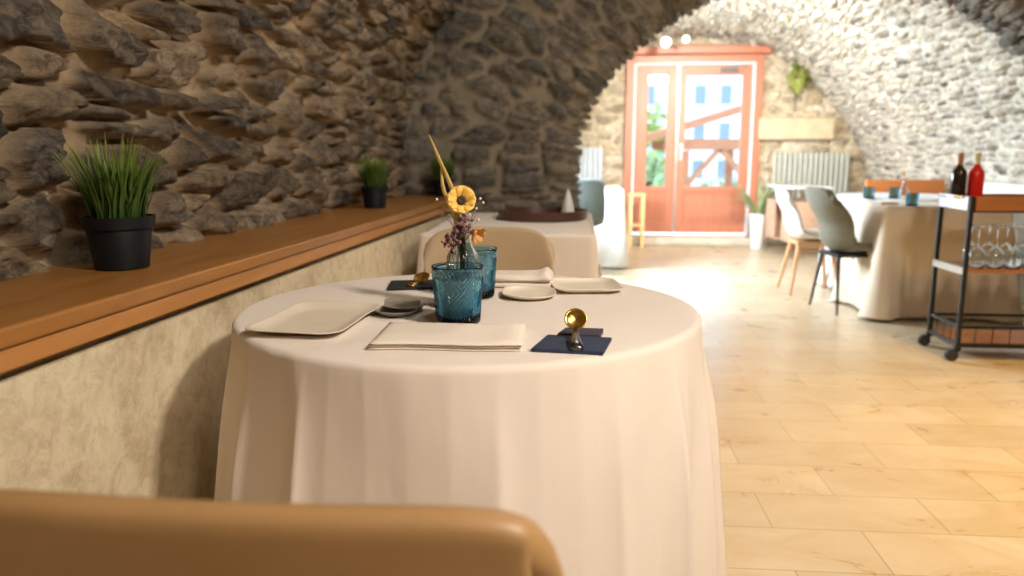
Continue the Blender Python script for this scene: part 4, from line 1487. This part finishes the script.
# ------------------------------------------------------------------ bench and plinth at the right
bn = thing('bench', 'orange wooden bench back behind the round table against the right wall', 'bench', (3.12, 7.62, 0))
MB().box((-0.41, 0.0, 0.45), (0.30, 0.05, 0.845)).build('backrest', M['orange_wood'], bn, False, bevel=0.008)
MB().box((-0.41, -0.32, 0.40), (0.28, 0.0, 0.45)).build('seat', M['orange_wood'], bn, False, bevel=0.008)
for x in (-0.38, 0.24):
    MB().box((x, -0.30, 0.0), (x + 0.05, -0.25, 0.40)).build('leg', M['orange_wood'], bn, False)
    MB().box((x, 0.0, 0.0), (x + 0.05, 0.05, 0.45)).build('leg', M['orange_wood'], bn, False)
b = MB().box((3.32, 5.4, 0.0), (3.60, 7.0, 0.857))
tag(b.build('wall_right', M['white_paint'], smooth=False, bevel=0.01), kind='structure')

# ------------------------------------------------------------------ sideboard, planter and stool near the door
sb = thing('sideboard', 'small pinkish wooden sideboard on metal legs beside the radiator', 'sideboard', (2.221, 8.28, 0), 0.16)
MB().box((0.0, 0.0, 0.17), (0.42, 0.66, 0.19)).box((0.0, 0.0, 0.57), (0.42, 0.66, 0.59)).box((0.40, 0.0, 0.19), (0.42, 0.66, 0.57)).box((0.0, 0.0, 0.19), (0.42, 0.02, 0.57)).box(
    (0.0, 0.64, 0.19), (0.42, 0.66, 0.57)).build('body', M['pink_wood'], sb, False)
for y0, y1 in ((0.02, 0.24), (0.42, 0.64)):
    d_ = MB().box((-0.004, y0 + 0.003, 0.193), (0.014, y1 - 0.003, 0.567)).build('door', M['pink_wood'], sb, False, bevel=0.002)
    MB().lathe([(0, 0), (0.01, 0.0), (0.013, 0.015), (0, 0.022)], 12, M=Matrix.Rotation(-PI / 2, 4, 'Y'), c=(-0.005, y1 - 0.04 if y0 < 0.1 else y0 + 0.04, 0.4)).build('knob', M['steel'], d_)
MB().box((-0.01, -0.01, 0.725), (0.43, 0.67, 0.745)).build('top', M['white_paint'], sb, False, bevel=0.003)
for (x, y) in ((0.01, 0.01), (0.41, 0.01), (0.01, 0.65), (0.41, 0.65)):
    MB().box((x - 0.01, y - 0.01, 0.0), (x + 0.01, y + 0.01, 0.17)).build('leg', M['steel'], sb, False)
    MB().box((x - 0.01, y - 0.01, 0.59), (x + 0.01, y + 0.01, 0.725)).build('top_support', M['steel'], sb, False)

pl = thing('potted_plant', 'spiky pale leaved plant in a tall white planter right of the door', 'potted plant', (2.09, 9.20, 0))
MB().lathe([(0, 0), (0.07, 0), (0.10, 0.40), (0.088, 0.40), (0.08, 0.34), (0, 0.33)], 28).build('planter', M['white_paint'], pl)
rnd = random.Random(21)
b = MB()
for k in range(26):
    a = rnd.uniform(0, 2 * PI)
    L = rnd.uniform(0.35, 0.62)
    out = Vector((math.cos(a), math.sin(a) * 0.7 - 0.25, 0))
    wv = Vector((-math.sin(a), math.cos(a), 0)) * 0.02
    e = rnd.uniform(0.5, 1.0)
    vs = []
    for q, wq in ((0, 0.4), (0.25, 0.9), (0.5, 1), (0.75, 0.7), (1, 0.05)):
        p = Vector((0, 0, 0.33)) + out * (e * L * q) + Vector((0, 0, L * (1.25 * q - 0.65 * e * q * q)))
        vs += [p - wv * wq + Vector((0, 0, 0.008)), p, p + wv * wq + Vector((0, 0, 0.008))]
    b.add(vs, [(s_ * 3 + e_, s_ * 3 + e_ + 1, s_ * 3 + e_ + 4, s_ * 3 + e_ + 3) for s_ in range(4) for e_ in (0, 1)])
b.build('leaves', M['leaf_pale'], pl, 'all')

stl = thing('slatted_stand', 'small pale yellow wooden stand left of the door step', 'stand', (0.70, 9.22, 0))
M['yellow_wood'] = wood('yellow_wood', (0.80, 0.56, 0.26), (0.70, 0.46, 0.2), 0.5, (8, 8, 1.5), 3)
for (x, y) in ((-0.07, -0.07), (0.07, -0.07), (0.07, 0.07), (-0.07, 0.07)):
    MB().box((x - 0.018, y - 0.018, 0), (x + 0.018, y + 0.018, 0.60)).build('leg', M['yellow_wood'], stl, False)
MB().box((-0.10, -0.10, 0.60), (0.10, 0.10, 0.625)).build('top', M['yellow_wood'], stl, False, bevel=0.003)
MB().box((-0.09, -0.09, 0.25), (0.09, 0.09, 0.27)).build('shelf', M['yellow_wood'], stl, False)
